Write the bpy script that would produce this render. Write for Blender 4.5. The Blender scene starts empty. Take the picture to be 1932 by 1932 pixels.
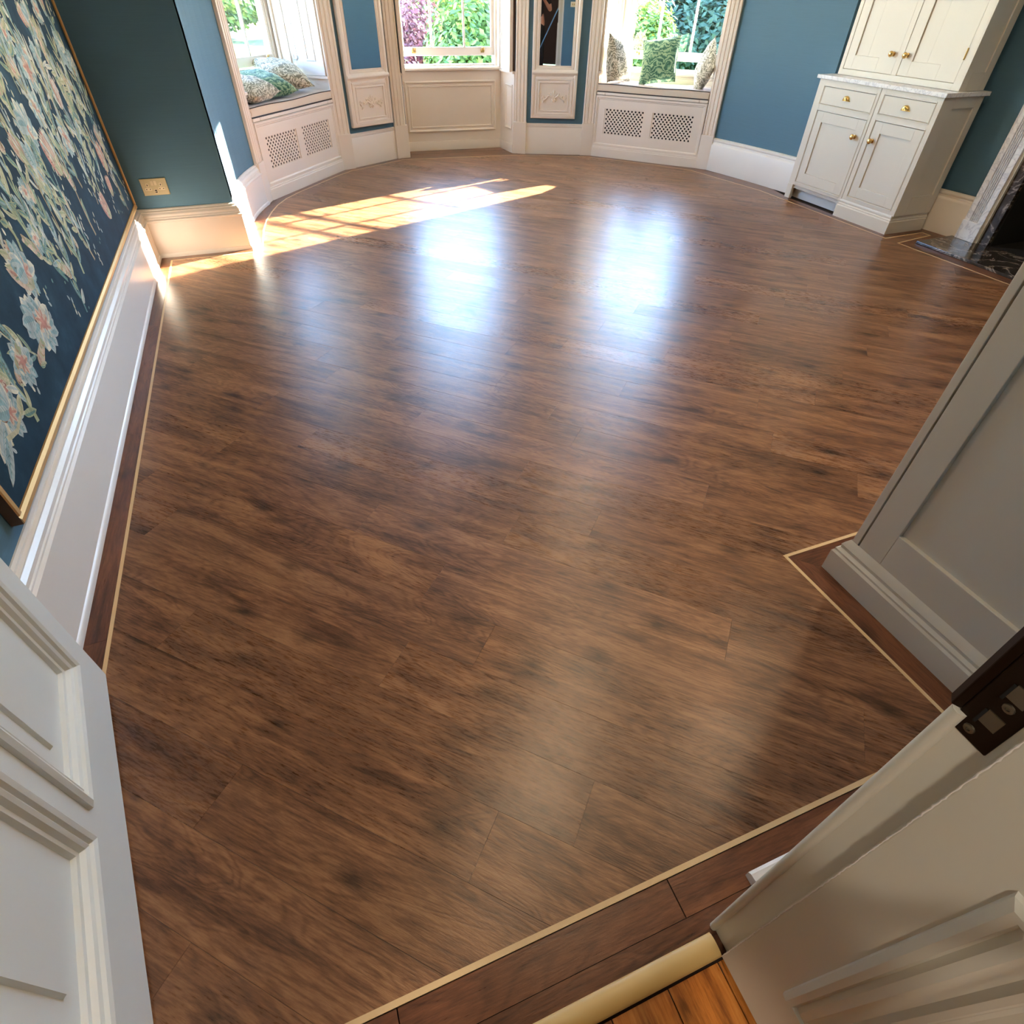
import bpy, bmesh, math, random
from math import sin, cos, pi, radians, sqrt, atan2, hypot
from mathutils import Vector, Matrix

# ------------------------------------------------------------------ camera, sky, sun, exposure
S = 0.84            # everything below is laid out in camera-height units and scaled to metres at the end
SC = bpy.context.scene
COL = SC.collection
cam_d = bpy.data.cameras.new('camera'); cam = bpy.data.objects.new('camera', cam_d); COL.objects.link(cam)
SC.camera = cam
cam_d.sensor_fit = 'HORIZONTAL'; cam_d.sensor_width = 36.0
cam_d.lens = 36.0 * 1058.38 / 1932.0
cam_d.clip_start = 0.01; cam_d.clip_end = 400
PITCH, ROLL, YAW = 0.75111, 0.01784, radians(21.6)
fw = Vector((0, cos(PITCH), -sin(PITCH))); rt = Vector((1, 0, 0)); up = rt.cross(fw)
r2 = rt * cos(ROLL) + up * sin(ROLL); u2 = up * cos(ROLL) - rt * sin(ROLL)
M = Matrix((r2, u2, -fw)).transposed().to_4x4()
cam.matrix_world = Matrix.Translation((0, 0, 1.62 * S)) @ Matrix.Rotation(-YAW, 4, 'Z') @ M

SUN_AZ, SUN_EL = radians(20.5), radians(23.3)      # direction towards the sun, from +x
world = bpy.data.worlds.new('world'); SC.world = world
world.use_nodes = True
wn = world.node_tree; wn.nodes.clear()
wo = wn.nodes.new('ShaderNodeOutputWorld'); bg = wn.nodes.new('ShaderNodeBackground'); sky = wn.nodes.new('ShaderNodeTexSky')
sky.sky_type = 'NISHITA'; sky.sun_disc = False
sky.sun_elevation = SUN_EL; sky.sun_rotation = pi / 2 - SUN_AZ
sky.air_density = 1.0; sky.dust_density = 0.05; sky.ozone_density = 2.5
bg.inputs['Strength'].default_value = 3.0
wn.links.new(sky.outputs[0], bg.inputs[0]); wn.links.new(bg.outputs[0], wo.inputs[0])

sun_d = bpy.data.lights.new('sun', 'SUN'); sun = bpy.data.objects.new('sun', sun_d); COL.objects.link(sun)
sun_d.energy = 70.0; sun_d.angle = radians(0.53); sun_d.color = (1.0, 0.90, 0.72)
sun.rotation_mode = 'QUATERNION'
sun.rotation_quaternion = Vector((cos(SUN_EL) * cos(SUN_AZ), cos(SUN_EL) * sin(SUN_AZ), sin(SUN_EL))).to_track_quat('Z', 'Y')
sun.location = (20, 8, 12)

SC.view_settings.view_transform = 'Standard'; SC.view_settings.look = 'None'
SC.view_settings.exposure = 1.05; SC.view_settings.gamma = 1.0
SC.view_settings.use_curve_mapping = False
cy = SC.cycles
cy.max_bounces = 8; cy.diffuse_bounces = 5; cy.glossy_bounces = 4; cy.transmission_bounces = 6; cy.transparent_max_bounces = 8
cy.caustics_reflective = False; cy.caustics_refractive = False
cy.sample_clamp_indirect = 6.0
cy.use_denoising = True

LAMP_W = 4.0       # power of each ceiling lamp
RND = random.Random(7)
CEIL, HEAD = 3.9, 3.3

# ------------------------------------------------------------------ mesh helpers
class MB:
    def __init__(s): s.v = []; s.f = []; s.m = []
    def add(s, vs, fs, mi=0):
        b = len(s.v); s.v += [tuple(p) for p in vs]
        for f in fs: s.f.append(tuple(b + i for i in f)); s.m.append(mi)
        return s
    def box(s, x0, x1, y0, y1, z0, z1, mi=0):
        return s.prism([(x0, y0), (x1, y0), (x1, y1), (x0, y1)], z0, z1, mi)
    def prism(s, poly, z0, z1, mi=0):
        a = sum(poly[i][0] * poly[(i + 1) % len(poly)][1] - poly[(i + 1) % len(poly)][0] * poly[i][1] for i in range(len(poly)))
        if a < 0: poly = poly[::-1]
        n = len(poly)
        vs = [(x, y, z0) for x, y in poly] + [(x, y, z1) for x, y in poly]
        fs = [tuple(range(n - 1, -1, -1)), tuple(range(n, 2 * n))] + [(i, (i + 1) % n, n + (i + 1) % n, n + i) for i in range(n)]
        return s.add(vs, fs, mi)
    def loft(s, rings, cap0=False, cap1=True, mi=0, capmi=None):
        """rings of (x0, z0, x1, z1, y): nested rectangles in the x-z plane"""
        vs = []
        for x0, z0, x1, z1, y in rings: vs += [(x0, y, z0), (x1, y, z0), (x1, y, z1), (x0, y, z1)]
        fs = []
        for k in range(len(rings) - 1):
            a, b = 4 * k, 4 * k + 4
            for i in range(4): j = (i + 1) % 4; fs.append((a + i, a + j, b + j, b + i))
        s.add(vs, fs, mi)
        if cap0: s.add(vs[:4], [(3, 2, 1, 0)], mi)
        if cap1: s.add(vs[-4:], [(0, 1, 2, 3)], mi if capmi is None else capmi)
        return s
    def mould(s, x0, z0, x1, z1, prof, cap=True, mi=0):
        """prof: (inset, y) from the rectangle's edge inwards"""
        return s.loft([(x0 + i, z0 + i, x1 - i, z1 - i, y) for i, y in prof], False, cap, mi)
    def sweep(s, path, prof, closed=False, side=-1, mi=0, caps=True):
        """sweep (offset, z) profile along a plan path, mitred; side -1 = to the right of travel"""
        n = len(path); rows = []
        for i in range(n):
            a = Vector(path[i - 1]) if (i > 0 or closed) else None
            b = Vector(path[i]); c = Vector(path[(i + 1) % n]) if (i < n - 1 or closed) else None
            ns = []
            if a is not None: d = (b - a).normalized(); ns.append(Vector((-d.y, d.x)))
            if c is not None: d = (c - b).normalized(); ns.append(Vector((-d.y, d.x)))
            if len(ns) == 2:
                m = (ns[0] + ns[1]).normalized(); m = m / max(0.3, m.dot(ns[0]))
            else: m = ns[0]
            m = m * side
            rows.append([(b.x + m.x * o, b.y + m.y * o, z) for o, z in prof])
        k = len(prof); vs = [p for r in rows for p in r]; fs = []
        for i in range(n if closed else n - 1):
            j = (i + 1) % n
            for q in range(k - 1):
                f = (i * k + q, j * k + q, j * k + q + 1, i * k + q + 1)
                fs.append(f if side < 0 else f[::-1])
        if caps and not closed:
            fs.append(tuple(range(k))); fs.append(tuple((n - 1) * k + q for q in range(k - 1, -1, -1)))
        return s.add(vs, fs, mi)
    def extx(s, prof, x0, x1, mi=0):
        """closed (y,z) profile extruded along x"""
        n = len(prof)
        vs = [(x0, y, z) for y, z in prof] + [(x1, y, z) for y, z in prof]
        return s.add(vs, [tuple(range(n)), tuple(range(2 * n - 1, n - 1, -1))] + [(i, n + i, n + (i + 1) % n, (i + 1) % n) for i in range(n)], mi)
    def revolve(s, prof, o=(0, 0, 0), ax='z', n=20, mi=0, cap=True, a0=0, a1=2 * pi):
        full = abs(a1 - a0 - 2 * pi) < 1e-6; m = n if full else n + 1
        vs = []
        for r, h in prof:
            for i in range(m):
                t = a0 + (a1 - a0) * i / n; x, y = r * cos(t), r * sin(t)
                p = (x, y, h) if ax == 'z' else ((x, -h, y) if ax == 'y' else (h, x, y))
                vs.append((o[0] + p[0], o[1] + p[1], o[2] + p[2]))
        fs = []
        for k in range(len(prof) - 1):
            for i in range(n):
                j = (i + 1) % m; fs.append((k * m + i, k * m + j, k * m + m + j, k * m + m + i))
        if cap: fs += [tuple(range(m - 1, -1, -1)), tuple((len(prof) - 1) * m + i for i in range(m))]
        return s.add(vs, fs, mi)
    def tube(s, pts, r, n=8, mi=0):
        pts = [Vector(p) for p in pts]; vs = []
        rr = r if isinstance(r, (list, tuple)) else [r] * len(pts)
        pu = None
        for i, p in enumerate(pts):
            d = (pts[min(i + 1, len(pts) - 1)] - pts[max(i - 1, 0)]).normalized()
            if pu is None: pu = d.orthogonal().normalized()
            pu = (pu - d * pu.dot(d)).normalized(); w = d.cross(pu)
            for k in range(n):
                t = 2 * pi * k / n; vs.append(p + (pu * cos(t) + w * sin(t)) * rr[i])
        fs = [(i * n + k, i * n + (k + 1) % n, (i + 1) * n + (k + 1) % n, (i + 1) * n + k) for i in range(len(pts) - 1) for k in range(n)]
        fs += [tuple(range(n - 1, -1, -1)), tuple((len(pts) - 1) * n + k for k in range(n))]
        return s.add(vs, fs, mi)
    def build(s, name, mat, parent=None, loc=(0, 0, 0), rotz=0, smooth=0, bevel=0, label=None, cat=None, group=None, kind=None):
        me = bpy.data.meshes.new(name); me.from_pydata(s.v, [], s.f); me.validate()
        for m in (mat if isinstance(mat, (list, tuple)) else [mat]): me.materials.append(m)
        if len(me.polygons) == len(s.m) and any(s.m): me.polygons.foreach_set('material_index', s.m)
        bm = bmesh.new(); bm.from_mesh(me); bmesh.ops.recalc_face_normals(bm, faces=bm.faces); bm.to_mesh(me); bm.free()
        if smooth:
            me.polygons.foreach_set('use_smooth', [True] * len(me.polygons)); me.set_sharp_from_angle(angle=radians(smooth))
        o = bpy.data.objects.new(name, me); COL.objects.link(o)
        if parent is not None: o.parent = parent
        o.location = loc; o.rotation_euler = (0, 0, rotz)
        if bevel:
            b = o.modifiers.new('bevel', 'BEVEL'); b.width = bevel; b.segments = 2; b.limit_method = 'ANGLE'; b.angle_limit = radians(40)
        return tag(o, label, cat, group, kind)

def tag(o, label=None, cat=None, group=None, kind=None):
    if label: o['label'] = label
    if cat: o['category'] = cat
    if group: o['group'] = group
    if kind: o['kind'] = kind
    return o
def empty(name, loc=(0, 0, 0), rotz=0, parent=None, **kw):
    o = bpy.data.objects.new(name, None); COL.objects.link(o); o.location = loc; o.rotation_euler = (0, 0, rotz)
    o.empty_display_size = 0.1
    if parent is not None: o.parent = parent
    return tag(o, **kw)
def copy_tree(o, parent=None):
    c = o.copy(); COL.objects.link(c)
    if parent is not None: c.parent = parent
    for ch in list(o.children): copy_tree(ch, c)
    return c
class Frame:
    """plan frame: x along p->q, y outwards (left of travel)"""
    def __init__(s, p, q):
        s.p = Vector(p); d = Vector(q) - s.p; s.L = d.length; s.u = d / s.L; s.n = Vector((-s.u.y, s.u.x)); s.rot = atan2(d.y, d.x); s.loc = (p[0], p[1], 0)
    def at(s, x, y=0.0): w = s.p + s.u * x + s.n * y; return (w.x, w.y)

# ------------------------------------------------------------------ materials
def lin(c):
    return tuple(((v / 255) / 12.92 if v <= 10 else ((v / 255 + 0.055) / 1.055) ** 2.4) for v in c) + (1.0,)
class NT:
    def __init__(s, name):
        s.m = bpy.data.materials.new(name); s.m.use_nodes = True; s.t = s.m.node_tree; s.b = s.t.nodes['Principled BSDF']
    def n(s, typ, **kw):
        nd = s.t.nodes.new('ShaderNode' + typ)
        for k, v in kw.items():
            if k.startswith('i_'): nd.inputs[int(k[2:]) if k[2:].isdigit() else k[2:].replace('_', ' ')].default_value = v
            else: setattr(nd, k, v)
        return nd
    def l(s, a, b): s.t.links.new(a, b)
    def coords(s, scale=(1, 1, 1), rnd=False, kind='Object'):
        tc = s.n('TexCoord'); mp = s.n('Mapping'); mp.inputs['Scale'].default_value = scale
        src = tc.outputs[kind]
        if rnd:
            oi = s.n('ObjectInfo'); mu = s.n('Math', operation='MULTIPLY'); mu.inputs[1].default_value = 7.9
            s.l(oi.outputs['Random'], mu.inputs[0]); ad = s.n('VectorMath', operation='ADD')
            s.l(src, ad.inputs[0]); s.l(mu.outputs[0], ad.inputs[1]); src = ad.outputs[0]
        s.l(src, mp.inputs[0]); return mp.outputs[0]
    def noise(s, vec, scale, detail=4, rough=0.5, dist=0):
        nd = s.n('TexNoise'); nd.inputs['Scale'].default_value = scale; nd.inputs['Detail'].default_value = detail
        nd.inputs['Roughness'].default_value = rough; nd.inputs['Distortion'].default_value = dist
        s.l(vec, nd.inputs['Vector']); return nd.outputs['Fac']
    def ramp(s, fac, stops):
        r = s.n('ValToRGB'); e = r.color_ramp.elements
        while len(e) < len(stops): e.new(0.5)
        for k, (p, c) in enumerate(stops): e[k].position = p; e[k].color = c
        s.l(fac, r.inputs[0]); return r.outputs[0]
    def mix(s, fac, a, b, mode='MIX'):
        m = s.n('Mix', data_type='RGBA', blend_type=mode)
        for k, v in ((0, fac), (6, a), (7, b)):
            if isinstance(v, (int, float, tuple)): m.inputs[k].default_value = v
            else: s.l(v, m.inputs[k])
        return m.outputs[2]
    def math(s, op, a, b=0.0):
        m = s.n('Math', operation=op)
        for k, v in ((0, a), (1, b)):
            if isinstance(v, (int, float)): m.inputs[k].default_value = v
            else: s.l(v, m.inputs[k])
        return m.outputs[0]
    def bump(s, h, strength=0.2, dist=0.01):
        b = s.n('Bump'); b.inputs['Strength'].default_value = strength; b.inputs['Distance'].default_value = dist
        s.l(h, b.inputs['Height']); s.l(b.outputs[0], s.b.inputs['Normal'])
    def set(s, col=None, rough=0.5, metal=0.0, **kw):
        if col is not None:
            if isinstance(col, tuple): s.b.inputs['Base Color'].default_value = col
            else: s.l(col, s.b.inputs['Base Color'])
        if isinstance(rough, (int, float)): s.b.inputs['Roughness'].default_value = rough
        else: s.l(rough, s.b.inputs['Roughness'])
        s.b.inputs['Metallic'].default_value = metal
        for k, v in kw.items(): s.b.inputs[k.replace('_', ' ')].default_value = v
        return s.m

def paint(name, rgb, rough=0.35, mottle=0.04, bumpy=0.05, scale=30):
    t = NT(name); v = t.coords()
    f = t.noise(v, 3.0, 3); c = t.mix(f, tuple(x * (1 - mottle) for x in lin(rgb)[:3]) + (1,), tuple(min(1, x * (1 + mottle)) for x in lin(rgb)[:3]) + (1,))
    if bumpy: t.bump(t.noise(v, scale, 3), bumpy, 0.002)
    return t.set(c, rough)
def wood(name, dark, mid, light, rough=0.3, spread=0.35, bump=0.25, grain=1.0, knots=True, spec=0.5):
    t = NT(name)
    v = t.coords((1, 1, 1), True)
    def mp(sc):
        m = t.n('Mapping'); m.inputs['Scale'].default_value = sc; t.l(v, m.inputs[0]); return m.outputs[0]
    big = t.noise(mp((1.0, 6.0, 1.0)), 1.2 * grain, 3, 0.5, 0.9)                    # broad tone drift along the plank
    ring = t.math('SINE', t.math('MULTIPLY', big, 120.0))                           # cathedral figure
    ringm = t.math('POWER', t.math('ADD', t.math('MULTIPLY', ring, 0.5), 0.5), 2.0)
    fib = t.noise(mp((16.0, 150.0, 1.0)), 1.5 * grain, 5, 0.7)                      # short pores
    band = t.noise(mp((1.7, 15.0, 1.0)), 1.5 * grain, 5, 0.62, 0.5)                 # darker streaks
    blot = t.noise(mp((2.6, 5.0, 1.0)), 1.4 * grain, 3, 0.5)
    a = t.math('ADD', t.math('MULTIPLY', big, 0.16), t.math('MULTIPLY', band, 0.40))
    a = t.math('ADD', a, t.math('MULTIPLY', fib, 0.30))
    a = t.math('ADD', a, t.math('MULTIPLY', blot, 0.16))
    a = t.math('SUBTRACT', a, t.math('MULTIPLY', ringm, 0.045))
    c = t.ramp(a, [(0.39, lin(dark)), (0.49, lin(mid)), (0.60, lin(light))])
    if knots:
        vo = t.n('TexVoronoi'); vo.voronoi_dimensions = '2D'; vo.inputs['Scale'].default_value = 1.25; t.l(mp((1.8, 3.4, 1.0)), vo.inputs['Vector'])
        dd = t.math('ADD', vo.outputs['Distance'], t.math('MULTIPLY', t.math('SUBTRACT', band, 0.5), 0.22))
        dd = t.math('ADD', dd, t.math('MULTIPLY', t.math('SUBTRACT', fib, 0.5), 0.10))
        k = t.ramp(dd, [(0.01, (0.8, 0.8, 0.8, 1)), (0.05, (0.45, 0.45, 0.45, 1)), (0.15, (0, 0, 0, 1))])
        c = t.mix(k, c, tuple(x * 0.32 for x in lin(dark)[:3]) + (1,))
    oi = t.n('ObjectInfo')
    br = t.ramp(oi.outputs['Random'], [(0.0, (1 - spread,) * 3 + (1,)), (0.5, (1, 1, 1, 1)), (1.0, (1 + spread * .7,) * 3 + (1,))])
    c = t.mix(1.0, c, br, 'MULTIPLY')
    rg = t.math('ADD', t.math('ADD', t.math('MULTIPLY', fib, 0.14), rough - 0.07), t.math('MULTIPLY', t.math('SUBTRACT', t.math('FRACT', t.math('MULTIPLY', oi.outputs['Random'], 7.13)), 0.5), 0.07 if spec < .5 else 0.0))
    h = t.math('ADD', t.math('MULTIPLY', fib, 0.8), t.math('MULTIPLY', ringm, -0.12))
    t.bump(h, bump, 0.0012)
    return t.set(c, rg, Specular_IOR_Level=spec)
def metal(name, rgb, rough=0.25):
    t = NT(name); v = t.coords((1, 1, 1)); f = t.noise(v, 40, 2)
    return t.set(t.mix(f, lin(rgb), tuple(x * .85 for x in lin(rgb)[:3]) + (1,)), rough, 1.0)
def marble(name, base, vein, scale=3.0, rough=0.15, sharp=0.06, gm=0.12):
    t = NT(name); v = t.coords()
    f = t.noise(v, scale, 6, 0.6, 1.4); d = t.math('ABSOLUTE', t.math('SUBTRACT', f, 0.5))
    k = t.ramp(d, [(0.0, (1, 1, 1, 1)), (sharp, (0.15, 0.15, 0.15, 1)), (sharp * 3, (0, 0, 0, 1))])
    g = t.noise(v, scale * 6, 4)
    c = t.mix(k, lin(base), lin(vein)); c = t.mix(t.math('MULTIPLY', g, gm), c, lin(vein))
    return t.set(c, rough)
def leaf_fabric(name, a, b, c3, scale=26):
    t = NT(name); v = t.coords()
    w = t.noise(v, scale * 0.45, 3, 0.5, 1.2)
    ad = t.n('VectorMath', operation='ADD'); t.l(v, ad.inputs[0])
    sc = t.n('VectorMath', operation='SCALE'); sc.inputs['Scale'].default_value = 0.12
    nv = t.n('TexNoise'); nv.inputs['Scale'].default_value = scale * 0.35; t.l(v, nv.inputs['Vector']); t.l(nv.outputs['Color'], sc.inputs[0]); t.l(sc.outputs[0], ad.inputs[1])
    wv = t.n('TexWave'); wv.wave_type = 'RINGS'; wv.inputs['Scale'].default_value = scale * 0.22; wv.inputs['Distortion'].default_value = 9.0; wv.inputs['Detail'].default_value = 2.0; wv.inputs['Detail Scale'].default_value = 1.6
    t.l(ad.outputs[0], wv.inputs['Vector'])
    f = t.math('ADD', t.math('MULTIPLY', wv.outputs['Fac'], 0.6), t.math('MULTIPLY', w, 0.4))
    c = t.ramp(f, [(0.25, lin(a)), (0.5, lin(b)), (0.75, lin(c3))])
    t.bump(t.noise(v, 400, 2), 0.3, 0.002)
    return t.set(c, 0.9, Sheen_Weight=0.2)
def cloth(name, rgb, weave=220, rough=0.9):
    t = NT(name); v = t.coords(); f = t.noise(v, weave, 2)
    t.bump(f, 0.25, 0.001)
    return t.set(t.mix(f, lin(rgb), tuple(x * .9 for x in lin(rgb)[:3]) + (1,)), rough)
def wallpaper(name, rgb):
    t = NT(name); v = t.coords((1.5, 1.5, 90)); f = t.noise(v, 3, 5, 0.7)
    v2 = t.coords((1, 1, 1)); g = t.noise(v2, 1.7, 3)
    c = t.mix(f, tuple(x * .86 for x in lin(rgb)[:3]) + (1,), tuple(x * 1.14 for x in lin(rgb)[:3]) + (1,))
    c = t.mix(t.math('MULTIPLY', g, 0.25), c, tuple(x * .8 for x in lin(rgb)[:3]) + (1,))
    t.bump(f, 0.15, 0.002)
    return t.set(c, 0.75)
def foliage(name, a, b, tr=0.25):
    t = NT(name); v = t.coords(); f = t.noise(v, 2.2, 4)
    c = t.mix(f, lin(a), lin(b)); t.set(c, 0.6)
    d = t.n('BsdfTranslucent'); t.l(c, d.inputs[0]); mx = t.n('MixShader'); mx.inputs[0].default_value = tr
    t.l(t.b.outputs[0], mx.inputs[1]); t.l(d.outputs[0], mx.inputs[2])
    t.l(mx.outputs[0], t.t.nodes['Material Output'].inputs[0]); return t.m

MT = {}
MT['plank'] = wood('oak_plank', (72, 46, 31), (119, 81, 55), (156, 113, 79), 0.31, 0.11, 0.5, spec=0.48)
MT['border'] = wood('oak_border', (62, 34, 22), (98, 58, 37), (124, 78, 50), 0.3, 0.12, 0.25)
MT['strip'] = paint('maple_strip', (214, 184, 140), 0.35)
MT['sub'] = paint('dark_underlay', (40, 24, 15), 0.8)
MT['pine'] = wood('pine_board', (128, 72, 24), (184, 112, 44), (206, 140, 66), 0.3, 0.15, 0.15, 0.8)
MT['cream'] = paint('cream_woodwork', (232, 221, 210), 0.32)
MT['white'] = paint('white_skirting', (226, 221, 216), 0.28)
MT['stone'] = paint('stone_cabinet_paint', (214, 207, 195), 0.38, 0.02, 0.03)
MT['door'] = paint('grey_white_door_paint', (222, 226, 224), 0.33, 0.03, 0.12, 14)
MT['lining'] = paint('aged_white_lining_paint', (205, 199, 184), 0.36, 0.05, 0.15, 12)
MT['blue'] = wallpaper('blue_grasscloth', (76, 112, 134))
MT['ceiling'] = paint('ceiling_paint', (238, 234, 226), 0.8)
MT['plaster'] = paint('dark_hall_panelling', (40, 26, 19), 0.95); MT['plaster'].node_tree.nodes['Principled BSDF'].inputs['Specular IOR Level'].default_value = 0.1
MT['brick'] = paint('render_outside', (200, 190, 170), 0.9)
MT['brass'] = metal('satin_brass', (226, 190, 122), 0.24)
MT['satin'] = paint('satin_gold_bar', (198, 166, 106), 0.42, 0.03, 0.02)
MT['gold'] = paint('gilt_frame', (206, 164, 106), 0.42); MT['gold'].node_tree.nodes['Principled BSDF'].inputs['Metallic'].default_value = 0.45
MT['walnut'] = paint('frame_side', (92, 60, 36), 0.5)
MT['mirror'] = NT('mirror_glass').set((0.82, 0.84, 0.85, 1), 0.01, 1.0)
MT['marble'] = marble('white_marble', (240, 240, 242), (205, 206, 213), 9, 0.25, .03)
MT['darkmarble'] = marble('dark_marble', (34, 29, 28), (150, 138, 128), 4.0, 0.12, 0.018)
MT['soot'] = paint('soot', (12, 11, 11), 0.9)
MT['linen'] = cloth('linen_cushion', (226, 208, 188))
MT['linentop'] = cloth('grey_cushion_top', (206, 196, 194))
MT['piping'] = paint('dark_piping', (52, 46, 48), 0.8)
MT['leafbeige'] = leaf_fabric('beige_leaf_fabric', (112, 108, 92), (176, 168, 146), (214, 206, 188), 52)
MT['leafgreen'] = leaf_fabric('green_leaf_fabric', (40, 84, 66), (84, 128, 100), (140, 164, 128), 40)
MT['iron'] = metal('rusty_lock_iron', (52, 40, 32), 0.55)
MT['worn'] = metal('worn_steel', (128, 118, 100), 0.5)
MT['hole'] = paint('dark_void', (9, 8, 8), 0.9)
MT['plate'] = paint('ivory_plastic', (236, 224, 196), 0.3)
MT['soil'] = paint('grass_ground', (66, 92, 40), 0.95, 0.3, 0)
MT['gravel'] = paint('gravel', (196, 186, 168), 0.95, 0.1, 0)
MT['rape'] = paint('rape_field', (156, 146, 14), 0.95, 0.15, 0)
MT['bark'] = paint('bark', (70, 54, 42), 0.95, 0.2, 0.4)
MT['darkgap'] = paint('shutter_gap_brown', (74, 52, 44), 0.7)
g = NT('window_glass'); gt = g.n('BsdfTransparent'); gg = g.n('BsdfGlossy'); gg.inputs['Roughness'].default_value = 0.0
gm = g.n('MixShader'); gm.inputs[0].default_value = 0.06; g.l(gt.outputs[0], gm.inputs[1]); g.l(gg.outputs[0], gm.inputs[2])
g.l(gm.outputs[0], g.t.nodes['Material Output'].inputs[0]); MT['glass'] = g.m
e = NT('lamp_diffuser'); e.set((0.9, 0.8, 0.65, 1), 0.5); e.b.inputs['Emission Color'].default_value = (1, 0.74, 0.42, 1); e.b.inputs['Emission Strength'].default_value = 110.0; MT['lamp'] = e.m
e = NT('hall_shade'); e.set((0.9, 0.8, 0.65, 1), 0.5); e.b.inputs['Emission Color'].default_value = (1, 0.84, 0.62, 1); e.b.inputs['Emission Strength'].default_value = 30.0; MT['hallshade'] = e.m

# ------------------------------------------------------------------ plan frames
W1 = Frame((-0.005, 6.832), (0.895, 7.942)); P1 = Frame((1.034, 7.987), (1.635, 8.336))
CW = Frame((1.862, 8.728), (3.151, 8.636)); P2 = Frame((3.319, 8.128), (3.989, 7.846)); W3 = Frame((4.122, 7.782), (5.067, 6.735))
BC = (2.5, 5.6)
def arc(R, y0, y1, sgn, n=9):
    out = []
    for i in range(n + 1):
        y = y0 + (y1 - y0) * i / n
        out.append((BC[0] + sgn * sqrt(R * R - (y - BC[1]) ** 2), y))
    return out
LA = arc(2.805, 5.41, 6.72, -1)            # wall face, left curve
RA = [(5.170, 6.62), (5.232, 6.35), (5.285, 6.08), (5.328, 5.82), (5.360, 5.58), (5.383, 5.40), (5.392, 5.31)]   # wall face, right curve
XL, XR, YN, YR1, YR2 = -0.985, 5.79, 0.14, 5.41, 5.31

# ------------------------------------------------------------------ shell
def struct(mb, name, mat, **kw): return mb.build(name, mat, kind='structure', **kw)
struct(MB().box(XL - .25, XL, -0.52, YR1 + .2, 0, CEIL), 'wall_left', MT['blue'])
struct(MB().box(XL, LA[0][0], YR1, YR1 + .2, 0, CEIL), 'wall_left_return', MT['blue'])
struct(MB().prism(LA + [W1.at(-.012, .02), W1.at(-.012, .71), (-1.2, 7.3), (-1.235, YR1 + .2), (LA[0][0], YR1 + .2)], 0, CEIL), 'wall_left_curve', MT['blue'])
struct(MB().prism([W1.at(1.432, .03), P1.at(-.06, .024), P1.at(P1.L + .06, .024), (1.80, 8.40), CW.at(-.02, 0), CW.at(-.02, .5), (1.3, 8.95), W1.at(1.432, .71)], 0, CEIL), 'wall_left_pier', MT['blue'])
struct(MB().prism([CW.at(1.312, 0), (3.2, 8.25), P2.at(-.06, .024), P2.at(P2.L + .06, .024), W3.at(-.012, .03), W3.at(-.012, .71), (3.9, 8.7), CW.at(1.312, .5)], 0, CEIL), 'wall_right_pier', MT['blue'])
struct(MB().prism([W3.at(W3.L + .01, .03)] + RA + [(6.1, 5.31), (6.0, 6.6), W3.at(W3.L + .01, .71)], 0, CEIL), 'wall_right_curve', MT['blue'])
FY0, FY1, FZ = 2.30, 3.36, 1.08            # fire opening
struct(MB().box(XR, XR + .31, FY1, YR2, 0, CEIL).box(XR, XR + .31, -.52, FY0, 0, CEIL).box(XR, XR + .31, FY0, FY1, FZ, CEIL), 'wall_right', MT['blue'])
struct(MB().box(.72, 6.1, -.52, YN, 0, CEIL).box(-1.235, -.74, -.52, YN, 0, CEIL).box(-.74, .72, -.52, YN, 2.52, CEIL), 'wall_near', MT['blue'])
struct(MB().box(-1.6, 6.6, -.52, 9.9, CEIL, CEIL + .2), 'ceiling', MT['ceiling'])
# hall behind the doorway
struct(MB().box(-2.0, -1.85, -3.4, -.52, 0, CEIL), 'wall_hall_left', MT['plaster'])
struct(MB().box(2.2, 2.35, -3.4, -.52, 0, CEIL), 'wall_hall_right', MT['plaster'])
struct(MB().box(-2.0, 2.35, -3.55, -3.4, 0, CEIL), 'wall_hall_far', MT['plaster'])
struct(MB().box(-2.0, 2.35, -3.55, -.52, CEIL, CEIL + .2), 'ceiling_hall', MT['ceiling'])
# wall over and under the windows
for nm, fr_, x0, x1, yb in (('wall_above_window_1', W1, -.02, 1.44, 0.0), ('wall_above_window_3', W3, -.02, W3.L + .02, 0.0), ('wall_above_window_2', CW, -.03, 1.32, -.40)):
    struct(MB().box(x0, x1, yb + .02, .71 if yb == 0 else .5, HEAD, CEIL), nm, MT['cream'], loc=fr_.loc, rotz=fr_.rot)
for nm, fr_, x0, x1, y0 in (('wall_below_window_1', W1, -.02, 1.44, .66), ('wall_below_window_3', W3, -.02, W3.L + .02, .66), ('wall_below_window_2', CW, -.03, 1.32, .06)):
    struct(MB().box(x0, x1, y0, y0 + .25, -1.0, .86), nm, MT['brick'], loc=fr_.loc, rotz=fr_.rot)

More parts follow.
